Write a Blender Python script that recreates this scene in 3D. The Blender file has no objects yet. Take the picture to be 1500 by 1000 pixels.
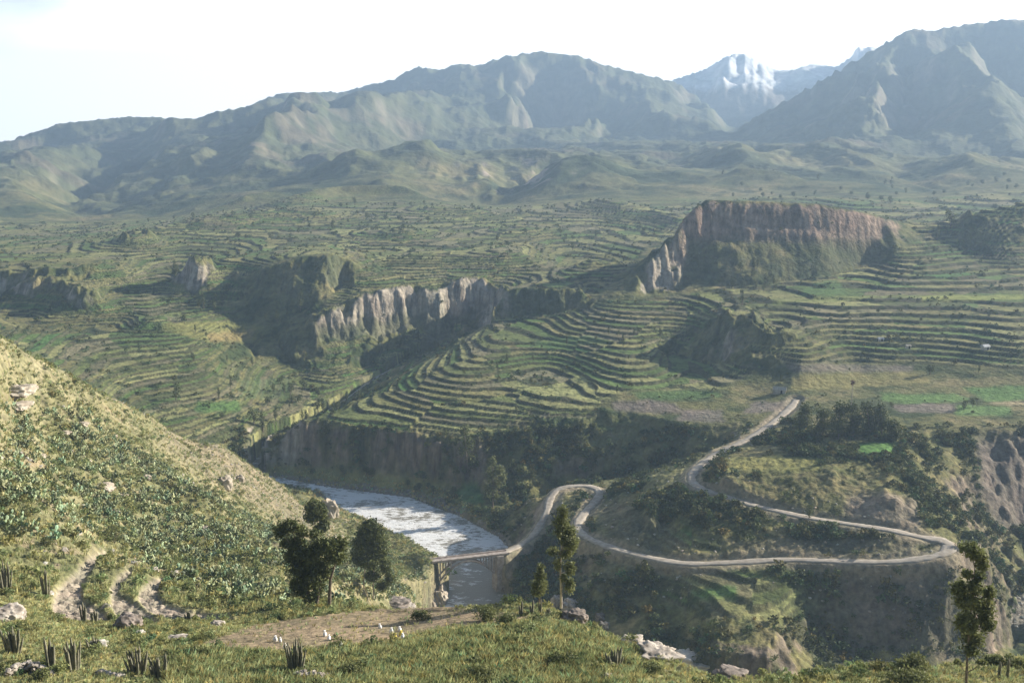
import bpy, math, random
import numpy as np
from mathutils import Vector, Matrix, geometry

scene = bpy.context.scene
COL = scene.collection
R = math.radians

# ------------------------------------------------------------------ camera
F, PITCH = 1472.0, 11.5                      # focal length in photo pixels, degrees down
cam_d = bpy.data.cameras.new('camera')
cam_d.sensor_width = 36.0
cam_d.lens = 36.0 * F / 1500.0
cam_d.clip_start = 0.5
cam_d.clip_end = 60000
cam = bpy.data.objects.new('camera', cam_d)
cam.rotation_euler = (R(90 - PITCH), 0, 0)
COL.objects.link(cam)
scene.camera = cam

# ------------------------------------------------------------------ world, sun
SUN_AZ, SUN_EL = 68.0, 21.0                  # azimuth to the right of the view direction, elevation
world = bpy.data.worlds.new('World')
scene.world = world
world.use_nodes = True
wt = world.node_tree
wt.nodes.clear()
wo = wt.nodes.new('ShaderNodeOutputWorld')
bg = wt.nodes.new('ShaderNodeBackground')
sky = wt.nodes.new('ShaderNodeTexSky')
sky.sky_type = 'NISHITA'
sky.sun_disc = False
sky.sun_elevation = R(SUN_EL)
sky.sun_rotation = R(SUN_AZ)
sky.altitude = 3000
sky.air_density = 1.0
sky.dust_density = 1.5
# thin bright cloud veil, thinner at the upper left
tc = wt.nodes.new('ShaderNodeTexCoord')
mp = wt.nodes.new('ShaderNodeMapping'); mp.inputs['Scale'].default_value = (1.2, 1.2, 4.5)
nz = wt.nodes.new('ShaderNodeTexNoise'); nz.inputs['Scale'].default_value = 2.2; nz.inputs['Detail'].default_value = 6
nz.inputs['Roughness'].default_value = 0.5
dt = wt.nodes.new('ShaderNodeVectorMath'); dt.operation = 'DOT_PRODUCT'
dt.inputs[1].default_value = Vector((-0.45, 0.86, 0.24)).normalized()   # a clear patch high on the left
mr = wt.nodes.new('ShaderNodeMapRange'); mr.interpolation_type = 'SMOOTHSTEP'
mr.inputs['From Min'].default_value = 0.968; mr.inputs['From Max'].default_value = 1.0
mr.inputs['To Min'].default_value = 0.0; mr.inputs['To Max'].default_value = 0.52
sb = wt.nodes.new('ShaderNodeMath'); sb.operation = 'SUBTRACT'
cr = wt.nodes.new('ShaderNodeMapRange'); cr.interpolation_type = 'SMOOTHSTEP'
cr.inputs['From Min'].default_value = -0.25; cr.inputs['From Max'].default_value = 0.33
mx = wt.nodes.new('ShaderNodeMix'); mx.data_type = 'RGBA'
mx.inputs[7].default_value = (24, 24.2, 24.4, 1)
L_ = wt.links.new
L_(tc.outputs['Generated'], mp.inputs['Vector']); L_(mp.outputs[0], nz.inputs['Vector'])
L_(tc.outputs['Generated'], dt.inputs[0]); L_(dt.outputs['Value'], mr.inputs['Value'])
L_(nz.outputs['Fac'], sb.inputs[0]); L_(mr.outputs[0], sb.inputs[1]); L_(sb.outputs[0], cr.inputs['Value'])
sp = wt.nodes.new('ShaderNodeSeparateXYZ'); L_(tc.outputs['Generated'], sp.inputs[0])
hz_ = wt.nodes.new('ShaderNodeMapRange'); hz_.interpolation_type = 'SMOOTHSTEP'      # the veil lies low over the mountains ahead
hz_.inputs['From Min'].default_value = 0.30; hz_.inputs['From Max'].default_value = 0.55; hz_.inputs['To Min'].default_value = 1; hz_.inputs['To Max'].default_value = 0
L_(sp.outputs[2], hz_.inputs['Value'])
hy = wt.nodes.new('ShaderNodeMapRange'); hy.interpolation_type = 'SMOOTHSTEP'
hy.inputs['From Min'].default_value = 0.0; hy.inputs['From Max'].default_value = 0.6
L_(sp.outputs[1], hy.inputs['Value'])
m1 = wt.nodes.new('ShaderNodeMath'); m1.operation = 'MULTIPLY'; m2 = wt.nodes.new('ShaderNodeMath'); m2.operation = 'MULTIPLY'
L_(hz_.outputs[0], m1.inputs[0]); L_(hy.outputs[0], m1.inputs[1]); L_(m1.outputs[0], m2.inputs[0]); L_(cr.outputs[0], m2.inputs[1])
L_(m2.outputs[0], mx.inputs[0]); L_(sky.outputs[0], mx.inputs[6]); L_(mx.outputs[2], bg.inputs['Color'])
bg.inputs['Strength'].default_value = 0.05
L_(bg.outputs[0], wo.inputs['Surface'])

sd = bpy.data.lights.new('sun', 'SUN')
sd.energy = 5.0
sd.angle = R(0.5)
sd.color = (1.0, 0.92, 0.80)
sun = bpy.data.objects.new('sun', sd)
_dir = Vector((math.sin(R(SUN_AZ)) * math.cos(R(SUN_EL)), math.cos(R(SUN_AZ)) * math.cos(R(SUN_EL)), math.sin(R(SUN_EL))))
sun.rotation_euler = _dir.to_track_quat('Z', 'Y').to_euler()
COL.objects.link(sun)

scene.view_settings.view_transform = 'Standard'
scene.view_settings.look = 'None'
scene.view_settings.exposure = 1.5
scene.view_settings.gamma = 1.0
scene.cycles.use_denoising = True
scene.cycles.max_bounces = 5
scene.cycles.diffuse_bounces = 2
scene.cycles.volume_bounces = 1
scene.cycles.transparent_max_bounces = 8

# ------------------------------------------------------------------ helpers
rng = np.random.default_rng(7)
random.seed(7)

def tanv(v):                                  # drop per metre forward of a photo row
    return math.tan(R(PITCH) + math.atan((v - 500.0) / F))
def sof(u, t):                                # sideways per metre forward
    p = R(PITCH)
    yc = (math.tan(p) - t) / (1 + t * math.tan(p))
    return ((u - 750.0) / F) / (math.cos(p) + math.sin(p) * yc)
def A(u, v, D):
    t = tanv(v); return (sof(u, t), D, -t * D)
def Z(u, v, z):
    t = tanv(v); D = -z / t; return (sof(u, t), D, z)
def H(u, z, D):
    return (sof(u, -z / D), D, z)
def PT(u, v, D):
    s, D, z = A(u, v, D); return Vector((s * D, D, z))

_perm = rng.permutation(256); _perm = np.concatenate([_perm, _perm, _perm])
_gr = np.stack([np.cos(np.arange(256) * 2.39996), np.sin(np.arange(256) * 2.39996)], 1)
def perlin(x, y):
    xi = np.floor(x).astype(np.int64); yi = np.floor(y).astype(np.int64)
    xf = (x - xi).astype(np.float32); yf = (y - yi).astype(np.float32)
    xi &= 255; yi &= 255
    u = xf * xf * xf * (xf * (xf * 6 - 15) + 10); v = yf * yf * yf * (yf * (yf * 6 - 15) + 10)
    def g(ix, iy, dx, dy):
        h = _perm[_perm[ix & 255] + (iy & 255)]
        return _gr[h, 0] * dx + _gr[h, 1] * dy
    a = g(xi, yi, xf, yf); b = g(xi + 1, yi, xf - 1, yf)
    c = g(xi, yi + 1, xf, yf - 1); d = g(xi + 1, yi + 1, xf - 1, yf - 1)
    return ((a + (b - a) * u) * (1 - v) + (c + (d - c) * u) * v) * 1.5
def fbm(x, y, sc, octv=4, gain=0.5, seed=0.0):
    o = 0; a = 1.0; f = 1.0 / sc
    for k in range(octv):
        o = o + a * perlin(x * f + seed + 17.3 * k, y * f - seed + 9.1 * k)
        a *= gain; f *= 2.03
    return o
def ridged(x, y, sc, octv=4, gain=0.5, seed=0.0):
    o = 0; a = 1.0; f = 1.0 / sc; w = 1.0
    for k in range(octv):
        n = 1 - np.abs(perlin(x * f + seed + 31.7 * k, y * f + seed * .7 + 3.3 * k)) * 1.7
        n = np.clip(n, 0, 1) ** 2
        o = o + a * n * w; w = np.clip(n * 1.6, 0, 1)
        a *= gain; f *= 2.05
    return o
def voronoi(x, y, sc, seed=0):
    """nearest-cell id (0..1 hash) and a second hash"""
    gx = x / sc; gy = y / sc
    ix = np.floor(gx).astype(np.int64); iy = np.floor(gy).astype(np.int64)
    best = np.full(x.shape, 1e9); b2 = np.full(x.shape, 1e9); idx = np.zeros(x.shape, np.int64)
    for dx in (-1, 0, 1):
        for dy in (-1, 0, 1):
            h = _perm[_perm[(ix + dx + seed) & 255] + ((iy + dy) & 255)]
            h2 = _perm[h + 91]
            px = ix + dx + 0.15 + 0.7 * h / 255.0; py = iy + dy + 0.15 + 0.7 * h2 / 255.0
            d = (gx - px) ** 2 + (gy - py) ** 2
            m = d < best
            b2 = np.where(m, best, np.minimum(b2, d)); best = np.where(m, d, best)
            idx = np.where(m, h * 256 + h2, idx)
    return idx, np.sqrt(b2) - np.sqrt(best)
def hsh(i, k=0):
    i = (i.astype(np.int64) * 2654435761 + k * 40503 + 977) & 0xFFFFFFFF
    i = ((i >> 13) ^ i) * 1274126177 & 0xFFFFFFFF
    return ((i >> 8) & 0xFFFF) / 65535.0
def smooth(a, b, x):
    t = np.clip((x - a) / (b - a), 0, 1); return t * t * (3 - 2 * t)
def blur(z, s):
    r = max(1, int(s * 2.5)); k = np.exp(-0.5 * (np.arange(-r, r + 1) / s) ** 2); k /= k.sum()
    for ax in (0, 1):
        p = np.pad(z, [(r, r) if a == ax else (0, 0) for a in (0, 1)], mode='edge')
        o = 0
        for i, w in enumerate(k):
            o = o + w * (p[i:i + z.shape[0], :] if ax == 0 else p[:, i:i + z.shape[1]])
        z = o
    return z

def tag(o, label=None, cat=None, group=None, kind=None):
    if label: o['label'] = label
    if cat: o['category'] = cat
    if group: o['group'] = group
    if kind: o['kind'] = kind
    return o

def mesh_np(name, V, Fq, mat, col=None, smooth_=True, parent=None):
    """V (n,3), Fq (m,k) index array; optional per-vertex colour"""
    me = bpy.data.meshes.new(name)
    V = np.ascontiguousarray(V, np.float32); Fq = np.ascontiguousarray(Fq, np.int32)
    k = Fq.shape[1]
    me.vertices.add(len(V)); me.vertices.foreach_set('co', V.ravel())
    me.loops.add(Fq.size); me.loops.foreach_set('vertex_index', Fq.ravel())
    me.polygons.add(len(Fq)); me.polygons.foreach_set('loop_start', np.arange(0, Fq.size, k, dtype=np.int32))
    try: me.polygons.foreach_set('loop_total', np.full(len(Fq), k, np.int32))
    except Exception: pass
    me.polygons.foreach_set('use_smooth', np.full(len(Fq), smooth_, bool))
    if col is not None:
        ca = me.color_attributes.new('tint', 'FLOAT_COLOR', 'POINT')
        c4 = np.ones((len(V), 4), np.float32); c4[:, :3] = col
        ca.data.foreach_set('color', c4.ravel())
    me.update(calc_edges=True)
    me.materials.append(mat)
    o = bpy.data.objects.new(name, me); COL.objects.link(o)
    if parent: o.parent = parent
    return o

# ------------------------------------------------------------------ materials
def new_mat(name, rough=0.9, spec=0.2):
    m = bpy.data.materials.new(name); m.use_nodes = True
    b = m.node_tree.nodes['Principled BSDF']
    b.inputs['Roughness'].default_value = rough
    b.inputs['Specular IOR Level'].default_value = spec
    return m, m.node_tree, b
def noise_mat(name, c1, c2, scale=3.0, rough=0.9, bump=0.0, bscale=None, detail=5, spec=0.2, attr=False, lo=0.35, hi=0.65, transl=0.0):
    m, nt, b = new_mat(name, rough, spec)
    N = nt.nodes.new
    tc = N('ShaderNodeTexCoord')
    nz = N('ShaderNodeTexNoise'); nz.inputs['Scale'].default_value = scale; nz.inputs['Detail'].default_value = detail
    nt.links.new(tc.outputs['Object'], nz.inputs['Vector'])
    r = N('ShaderNodeValToRGB')
    r.color_ramp.elements[0].position = lo; r.color_ramp.elements[1].position = hi
    r.color_ramp.elements[0].color = (*c1, 1); r.color_ramp.elements[1].color = (*c2, 1)
    nt.links.new(nz.outputs['Fac'], r.inputs['Fac'])
    out = r.outputs['Color']
    if attr:
        at = N('ShaderNodeAttribute'); at.attribute_name = 'tint'
        mm = N('ShaderNodeMix'); mm.data_type = 'RGBA'; mm.blend_type = 'MULTIPLY'; mm.inputs[0].default_value = 1
        nt.links.new(out, mm.inputs[6]); nt.links.new(at.outputs['Color'], mm.inputs[7]); out = mm.outputs[2]
    nt.links.new(out, b.inputs['Base Color'])
    if bump:
        n2 = N('ShaderNodeTexNoise'); n2.inputs['Scale'].default_value = bscale or scale * 2; n2.inputs['Detail'].default_value = 6
        nt.links.new(tc.outputs['Object'], n2.inputs['Vector'])
        bp = N('ShaderNodeBump'); bp.inputs['Strength'].default_value = 1; bp.inputs['Distance'].default_value = bump
        nt.links.new(n2.outputs['Fac'], bp.inputs['Height']); nt.links.new(bp.outputs[0], b.inputs['Normal'])
    if transl:
        ts = N('ShaderNodeBsdfTranslucent'); nt.links.new(out, ts.inputs['Color'])
        ms = N('ShaderNodeMixShader'); ms.inputs[0].default_value = transl
        o = nt.nodes['Material Output']
        nt.links.new(b.outputs[0], ms.inputs[1]); nt.links.new(ts.outputs[0], ms.inputs[2]); nt.links.new(ms.outputs[0], o.inputs['Surface'])
    return m

def terrain_mat(name, scales, bump, bscale):
    """tint attribute broken up by two scales of noise"""
    m, nt, b = new_mat(name, 0.95, 0.1)
    N = nt.nodes.new
    tc = N('ShaderNodeTexCoord'); at = N('ShaderNodeAttribute'); at.attribute_name = 'tint'
    out = at.outputs['Color']
    for sc, lo, hi, c1, c2 in scales:
        nz = N('ShaderNodeTexNoise'); nz.inputs['Scale'].default_value = sc; nz.inputs['Detail'].default_value = 4; nz.inputs['Roughness'].default_value = 0.6
        nt.links.new(tc.outputs['Object'], nz.inputs['Vector'])
        r = N('ShaderNodeValToRGB')
        r.color_ramp.elements[0].position = lo; r.color_ramp.elements[1].position = hi
        r.color_ramp.elements[0].color = (*c1, 1); r.color_ramp.elements[1].color = (*c2, 1)
        nt.links.new(nz.outputs['Fac'], r.inputs['Fac'])
        mm = N('ShaderNodeMix'); mm.data_type = 'RGBA'; mm.blend_type = 'MULTIPLY'; mm.inputs[0].default_value = 1
        nt.links.new(out, mm.inputs[6]); nt.links.new(r.outputs['Color'], mm.inputs[7]); out = mm.outputs[2]
    nt.links.new(out, b.inputs['Base Color'])
    n2 = N('ShaderNodeTexNoise'); n2.inputs['Scale'].default_value = bscale; n2.inputs['Detail'].default_value = 5; n2.inputs['Roughness'].default_value = 0.6
    nt.links.new(tc.outputs['Object'], n2.inputs['Vector'])
    bp = N('ShaderNodeBump'); bp.inputs['Strength'].default_value = 1; bp.inputs['Distance'].default_value = bump
    nt.links.new(n2.outputs['Fac'], bp.inputs['Height']); nt.links.new(bp.outputs[0], b.inputs['Normal'])
    return m
# ------------------------------------------------------------------ terrain control lines
LINES = []; PTS = []
def L(*p): LINES.append(list(p))
def P(*p): PTS.extend(p)

# road (also used for the ribbon)
ROAD = [A(737,809,350),A(765,796,362),A(785,778,372),A(800,750,386),A(806,730,398),A(818,716,406),A(842,711,409),A(866,712,408),A(878,720,400),A(872,734,390),
        A(858,748,377),A(847,765,362),A(848,776,353),A(862,787,344),A(890,799,335),A(930,811,326),A(1000,824,315),A(1070,823,313),A(1150,819,312),
        A(1230,821,308),A(1300,822,305),A(1350,817,305),A(1380,810,307),A(1391,800,312),A(1380,791,316),A(1350,786,319),A(1300,775,323),A(1200,760,332),
        A(1150,750,338),A(1100,738,345),A(1045,721,356),A(1020,710,363),A(1013,698,372),A(1022,684,383),A(1045,667,399),A(1080,650,413),A(1112,633,427),
        A(1140,612,449),A(1160,594,468),A(1166,585,478)]
ROAD2 = [A(1300,822,305),A(1350,817,305)]

# camera hill, out of sight below the frame
L(H(-900,-3,4),H(750,-3.2,4),H(2400,-3,4))
L(*[H(u,-15,20) for u in (-900,0,750,1500,2400)])
L(*[H(u,-29,45) for u in (-900,0,750,1500,2400)])
# foreground shelf
L(A(-700,1000,70),A(0,1000,70),A(300,1000,71),A(600,1000,71),A(900,1000,69),A(1100,1005,64),A(1500,1005,63),A(2100,1000,64))
P(A(0,955,80),A(130,945,84),A(300,955,81),A(600,945,83),A(800,925,85),A(880,955,78),A(450,925,90),A(300,925,92),A(-400,940,90))
L(A(455,892,108),A(560,890,109),A(620,888,108),A(700,885,103),A(750,878,102),A(800,886,98),A(850,902,94),A(900,930,88),A(950,948,84),A(1000,970,77),
  A(1045,989,71),A(1100,992,69),A(1180,988,68),A(1280,968,71),A(1350,975,70),A(1500,962,72),A(1700,950,74),A(2100,940,76))
L(H(600,-80,128),H(650,-92,132),H(750,-98,128),H(850,-100,122),H(950,-100,112),H(1050,-100,100),H(1300,-100,98),H(1500,-100,100),H(2100,-95,108))
L(H(690,-140,190),H(850,-145,185),H(1050,-148,175),H(1300,-150,170),H(1500,-150,170),H(2100,-150,170))
L(H(680,-160,270),H(800,-167,240),H(1000,-168,215),H(1300,-170,215),H(1600,-172,225),H(2100,-172,240))
# left hill: ridge and flank
L(A(-800,250,150),A(-500,310,180),A(-200,395,215),A(-60,450,238),A(0,482,250),A(60,517,268),A(130,562,290),A(200,598,312),A(250,622,330),A(330,655,352),A(380,682,370),
  A(418,712,388),A(442,738,400))
L(H(-800,-90,330),H(-300,-110,340),H(0,-128,360),H(130,-140,395),H(250,-150,425),H(330,-158,438),H(380,-160,446))
P(A(-400,560,180),A(-400,750,125),A(-700,800,100))
P(A(0,600,205),A(0,700,165),A(0,800,130),A(0,890,105),A(130,650,245),A(130,750,185),A(130,850,128),A(120,900,108),A(250,700,265),A(250,800,188),A(250,865,128),
  A(260,905,104),A(350,750,300),A(350,850,160),A(360,900,110),A(430,790,330),A(430,850,180),A(420,882,118),A(520,800,350),A(520,860,215),A(500,882,125),A(590,830,345),A(590,872,262),A(640,878,322),
  A(60,640,235),A(200,730,215),A(480,765,378),A(450,765,362))
L(A(130,830,134),A(75,890,112)); 
# river banks
LB = [Z(380,703,-165.2),Z(466,721,-165.2),Z(500,748,-165.2),Z(560,772,-165.2),Z(610,800,-165.2),Z(640,822,-165.2),Z(655,850,-165.2),Z(663,885,-165.2)]
RB = [Z(380,695,-165.2),Z(470,713,-165.2),Z(600,730,-165.2),Z(680,760,-165.2),Z(730,788,-165.2),Z(744,803,-165.2),Z(738,830,-165.2),Z(728,885,-165.2)]
L(*LB); L(*RB)
L(Z(470,708,-163),Z(600,724,-162.5),Z(690,754,-162),Z(752,790,-161))
L(A(655,835,352),A(648,862,338),A(652,885,325))
P(A(632,816,343),A(638,824,340),A(645,838,338),A(651,856,337),A(620,814,344),A(605,812,352),A(615,850,322),A(742,836,347),A(746,860,343),A(744,880,332))
L(Z(385,682,-161),Z(440,685,-161),Z(520,692,-160.5),Z(600,700,-160),Z(680,715,-159.5),Z(760,748,-157))
# dark canyon wall, top edge
L(Z(372,668,-156),Z(400,648,-151),Z(440,612,-139),Z(520,620,-139),Z(600,636,-140),Z(680,640,-139),Z(760,626,-137),Z(830,600,-131),Z(910,600,-131),
  Z(1000,617,-131),Z(1080,621,-129),Z(1150,592,-127))
L(A(770,738,424),A(830,713,440),A(900,702,438),H(960,-149,434),H(1020,-141,428),H(1070,-135,432))
# ridge beside the road, hairpin hill
L(A(893,730,386),A(910,712,394),A(950,692,394),A(1005,676,397),A(1045,655,408),A(1080,640,420),A(1115,624,434),A(1140,604,454))
L(*ROAD)
L(A(755,812,352),A(775,800,364),H(790,-156,388))
P(H(845,-147,385),A(840,735,388),A(770,770,392),A(800,830,352),A(760,850,342),A(790,880,325),A(870,830,328),A(900,900,302),A(820,860,335))
P(A(950,760,340),A(1000,770,334),A(1100,780,328),A(1200,790,322),A(960,800,334),A(930,735,362),A(980,710,368),A(1300,800,314),A(1250,795,318),A(1340,800,312))
P(A(1050,835,309),A(1100,850,300),A(1050,870,296),A(1100,890,287),A(1000,860,303),A(1050,960,263),A(980,930,287),A(1150,900,283),A(1120,960,262),
  A(1180,850,303),A(1200,950,284),A(1250,870,299),A(1250,950,285),A(1345,840,301),A(1350,900,292),A(1345,955,283),A(1300,860,299),A(1300,950,287))
P(A(1400,830,303),A(1420,880,302),A(1430,950,296),A(1430,790,325),A(1420,760,345))
# benches above the upper road
L(A(1060,700,357),A(1120,697,360),A(1200,693,357),A(1225,690,357))
L(A(1060,725,350),A(1150,738,343),A(1240,738,340),A(1300,724,338),A(1340,722,342))
P(Z(1060,672,-125),Z(1130,665,-124),Z(1200,668,-122),Z(1250,648,-122),Z(1250,620,-124),Z(1180,630,-124),Z(1300,658,-121),Z(1240,662,-121))
L(A(1322,640,402),A(1332,680,382),A(1345,710,362),A(1360,750,340))
P(A(1400,690,388),A(1398,650,412),A(1400,745,358))
L(Z(1340,628,-124),Z(1400,628,-124),Z(1440,627,-124),Z(1500,626,-124),Z(1650,626,-124),Z(2100,626,-124))
L(A(1428,645,412),A(1450,700,396),A(1445,760,372),A(1440,800,350))
P(A(1500,700,404),A(1500,760,386),A(1490,850,348),A(1490,950,312),A(1620,700,408),A(1620,850,365),A(1900,800,370))
# fields on the plateau
P(Z(1000,585,-129),Z(1000,600,-130),Z(1100,575,-128.5),Z(1250,575,-125),Z(1250,560,-124),Z(1400,575,-123),Z(1500,580,-122),Z(1250,535,-120.5),Z(1400,540,-119.5),Z(1500,545,-118.5),
  Z(1700,560,-120),Z(2100,560,-118),Z(1100,550,-124))
# terraces right of the gorge
P(Z(520,600,-138),Z(620,600,-136),Z(620,560,-130),Z(700,620,-137),Z(700,575,-131),Z(800,580,-129),Z(800,540,-130),Z(800,500,-121),Z(700,520,-123.5),Z(900,575,-128),Z(950,540,-123),Z(950,490,-116),
  Z(870,480,-116),Z(1130,540,-122),Z(1130,500,-114))
P(Z(1200,500,-113),Z(1200,460,-104),Z(1300,470,-106),Z(1400,500,-111),Z(1400,460,-104),Z(1500,500,-108),Z(1490,470,-104))
L(Z(1090,447,-103.5),Z(1200,440,-101),Z(1300,437,-100.5),Z(1400,438,-100.5),Z(1500,437,-100),Z(1800,437,-99),Z(2100,437,-99))
L(Z(1200,430,-100.5),Z(1300,427,-100.2),Z(1400,430,-100.2),Z(1500,428,-99.8),Z(2100,428,-99))
P(Z(1080,455,-102),Z(1075,440,-101.5))
# small dark spur at (1070,450)
L(Z(1072,449,-97),Z(1105,455,-98),Z(1140,480,-104),Z(1180,497,-109))
P(Z(985,520,-127),Z(1030,535,-127),Z(1080,535,-122),Z(1000,480,-115),Z(1040,462,-108))
# lit cliff across the gorge
L(A(446,463,673),A(480,450,668),A(500,447,676),A(550,428,690),A(600,420,712),A(640,424,716),A(660,412,728),A(720,415,738),A(733,421,735))
L(A(425,532,640),A(460,537,630),A(495,530,632),A(545,515,655),A(600,507,672),A(650,492,698),A(700,471,722))
L(A(485,495,658),A(540,480,680),A(600,468,704),A(660,464,724),A(705,452,733))
# dark cliffs right of it
L(A(737,420,684),A(800,418,680),A(855,422,678),A(880,424,682))
L(A(737,469,668),A(800,466,664),A(856,460,664))
L(A(715,472,655),A(690,484,638),A(640,515,602),A(600,540,567),A(540,575,527),A(480,600,503),A(450,609,494))
L(H(700,-140,712),H(640,-147,680),H(590,-150,655),H(540,-153,610),H(490,-157,565),H(440,-160,525),H(395,-163,497))
L(A(620,512,672),A(560,541,642),A(500,568,592),A(455,596,548),A(410,632,508),A(375,655,487))
P(A(580,520,672),A(540,535,650),A(440,560,612))
# terraces left of the gorge
P(A(340,660,478),A(300,650,470),A(220,600,505),A(300,600,512),A(300,550,560),A(300,500,620),A(200,540,560),A(130,540,545),A(100,510,590),A(50,490,615),A(200,480,650),A(400,560,590),
  A(400,600,535),A(330,480,665),A(350,620,500),A(370,520,650),A(380,540,620),A(0,470,640),A(-300,450,650),A(-700,420,650))
L(A(190,472,660),A(215,462,662),A(240,470,660))
# dark knoll (430,380)
L(A(375,405,730),A(400,390,730),A(440,376,735),A(480,371,740),A(530,390,742),A(560,402,745))
P(A(340,470,690),A(350,440,708),A(340,490,672),A(300,440,720),A(380,507,650),A(428,500,648))
L(A(370,474,688),A(400,466,690),A(430,458,690),A(480,440,694),A(530,422,704),A(575,406,735))
# left rocks
L(A(-700,360,790),A(-100,385,745),A(0,392,742),A(30,396,738),A(60,391,738),A(100,393,742),A(150,388,765),A(188,392,770))
L(A(-700,450,720),A(-100,450,722),A(0,452,720),A(50,457,708),A(98,432,722),A(150,416,748),A(190,413,755))
L(A(85,455,690),A(110,436,694),A(135,434,694),A(170,462,684)); P(A(120,470,680))
L(A(262,405,752),A(280,378,755),A(300,382,757),A(315,400,757)); P(A(280,412,762),A(325,400,780))
L(A(165,347,930),A(185,328,935),A(210,330,940),A(222,340,940)); P(A(190,352,940))
P(A(250,430,740),A(250,400,800),A(100,372,860),A(200,370,870),A(0,372,860),A(250,350,960),A(100,352,1000),A(300,330,1050),A(400,312,1150),A(370,350,950),A(450,350,940))
# terraces behind the plateau
P(A(500,420,730),A(560,405,760),A(650,398,760),A(700,398,750),A(800,404,735),A(620,380,810),A(560,380,820),A(700,360,880),A(600,350,930))
L(A(640,388,785),A(690,370,800),A(740,362,808),A(780,374,806),A(815,394,795)); P(A(650,402,768),A(700,402,768),A(760,402,768))
L(A(785,412,735),A(830,388,755),A(870,372,765),A(905,381,762),A(940,392,750)); P(A(870,417,722),A(920,414,722),H(870,-103,815))
# the big escarpment
L(A(860,434,685),A(905,414,692),A(935,393,702),A(965,364,712),A(995,332,722),A(1012,305,735),A(1035,289,744),A(1120,292,750),A(1200,296,757),A(1250,305,765),A(1295,316,785),A(1330,326,812),A(1385,331,850))
L(A(1000,360,724),A(1035,348,730),A(1120,350,734),A(1200,347,742),A(1285,350,764))
L(A(945,428,690),A(962,400,700),A(985,364,714),A(1000,362,722)); P(A(985,430,690),A(1010,412,702))
L(Z(862,453,-111.5),Z(930,442,-107),Z(1000,430,-104.5),Z(1100,422,-102.5),Z(1210,408,-99),Z(1280,388,-94.5),A(1325,374,748),A(1370,362,772))
L(H(1035,-62,790),H(1200,-66,810),H(1300,-70,830)); L(H(1035,-95,880),H(1200,-88,930),H(1330,-86,940)); P(H(960,-98,780))
P(A(1350,400,705))
# right hill
L(A(1395,342,815),A(1430,318,815),A(1500,304,820),A(1600,290,862),A(2100,270,880)); P(A(1420,370,782),A(1480,390,742),A(1560,390,750),A(1600,410,700),H(1500,-85,980),H(2100,-85,980))
# upper mid
P(A(500,300,1250),A(500,330,1050),A(650,330,1060),A(800,330,1080),A(800,350,980),A(950,330,1080),A(950,345,960),A(950,300,1280),A(720,314,1180),A(730,303,1330),A(650,300,1250),A(590,290,1400),
  A(860,300,1250),A(1100,287,1400),A(1200,288,1350),A(1300,290,1300),A(1400,303,1150),A(1480,300,1150),A(1300,310,1080),A(1700,290,1200))
# side canyon cliffs
L(A(470,262,1800),A(560,250,1850),A(630,262,1760),A(660,248,1850),A(690,230,1940),A(720,226,1980),A(770,221,2020),A(862,213,2080))
L(A(640,288,1560),A(690,286,1640),A(728,299,1540),A(748,289,1760),A(800,270,1890),A(855,236,2010))
P(A(700,222,2250),A(800,214,2500),A(600,228,2350),A(500,232,2350))
L(A(785,290,1500),A(810,262,1680),A(843,246,1800),A(880,250,1800),A(940,258,1750),A(1030,265,1650),A(1150,270,1650)); P(A(880,285,1420),A(970,285,1420))
# right shelf
P(A(900,228,2250),A(960,215,2500),A(1050,230,2100),A(1000,245,1950),A(1150,235,2000),A(1200,225,2150),A(1300,260,1650),A(1300,235,1950),A(1450,260,1600),A(1600,260,1600))
# left mountain foot
P(A(0,345,1120),A(130,343,1150),A(0,300,1600),A(60,285,1750),A(110,310,1500),A(250,315,1450),A(320,300,1500),A(400,290,1500),A(480,275,1700))
P(A(60,240,2400),A(130,285,1850),A(190,240,2500),A(250,260,2200),A(330,240,2450),A(400,235,2450))
L(A(-800,240,3000),A(-300,225,3100),A(0,211,3200),A(90,182,3300),A(190,171,3400),A(240,174,3450),A(290,175,3500),A(310,166,3550),A(360,158,3650),A(400,141,3750),A(430,136,3800),A(450,141,3850),A(500,136,4100),A(545,150,4000))
L(A(530,128,4150),A(575,118,4200),A(610,99,4250),A(645,104,4280),A(700,120,4350))
L(*[H(u,-60,4300) for u in (-800,0,200,400)])
# dark folds running down the left range
L(A(240,185,3300),A(225,225,2850),A(160,290,1950)); L(A(330,180,3350),A(300,225,2700),A(210,300,1650)); L(A(280,200,3050),A(262,240,2500),A(230,285,1900))
L(A(400,165,3500),A(380,220,2850),A(330,265,2150)); L(A(440,180,3400),A(430,215,2900),A(420,250,2300)); L(A(130,200,3050),A(110,250,2350),A(105,300,1750))
# central massif
L(A(548,178,3450),A(600,143,3650),A(640,115,3800),A(668,96,3900),A(700,97,3900),A(740,84,4050),A(790,78,4100),A(825,83,4120),A(850,84,4100),A(880,95,4100),A(950,112,4150),A(990,123,4200),A(1040,157,4000),A(1072,190,3500))
L(A(560,200,3050),A(620,175,3350),A(690,142,3600),A(745,128,3680)); P(A(700,180,3150),A(790,150,3800),A(770,180,3450),A(850,180,3350),A(620,205,2950))
L(A(850,100,3950),A(880,140,3600),A(870,190,3100)); L(A(950,125,4000),A(940,160,3600),A(960,190,3200)); L(A(900,130,3850),A(905,170,3500)); P(A(1000,170,3700))
L(A(430,232,2550),A(540,228,2650),A(640,221,2750),A(760,214,2900),A(870,208,2950),A(1000,201,2900),A(1100,195,2750),A(1180,196,2550),A(1250,203,2350),A(1350,215,2250),A(1420,222,2150),A(1500,228,2100),A(2100,235,2100))
L(*[H(u,-40,4600) for u in (780,950,1050)])
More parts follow.
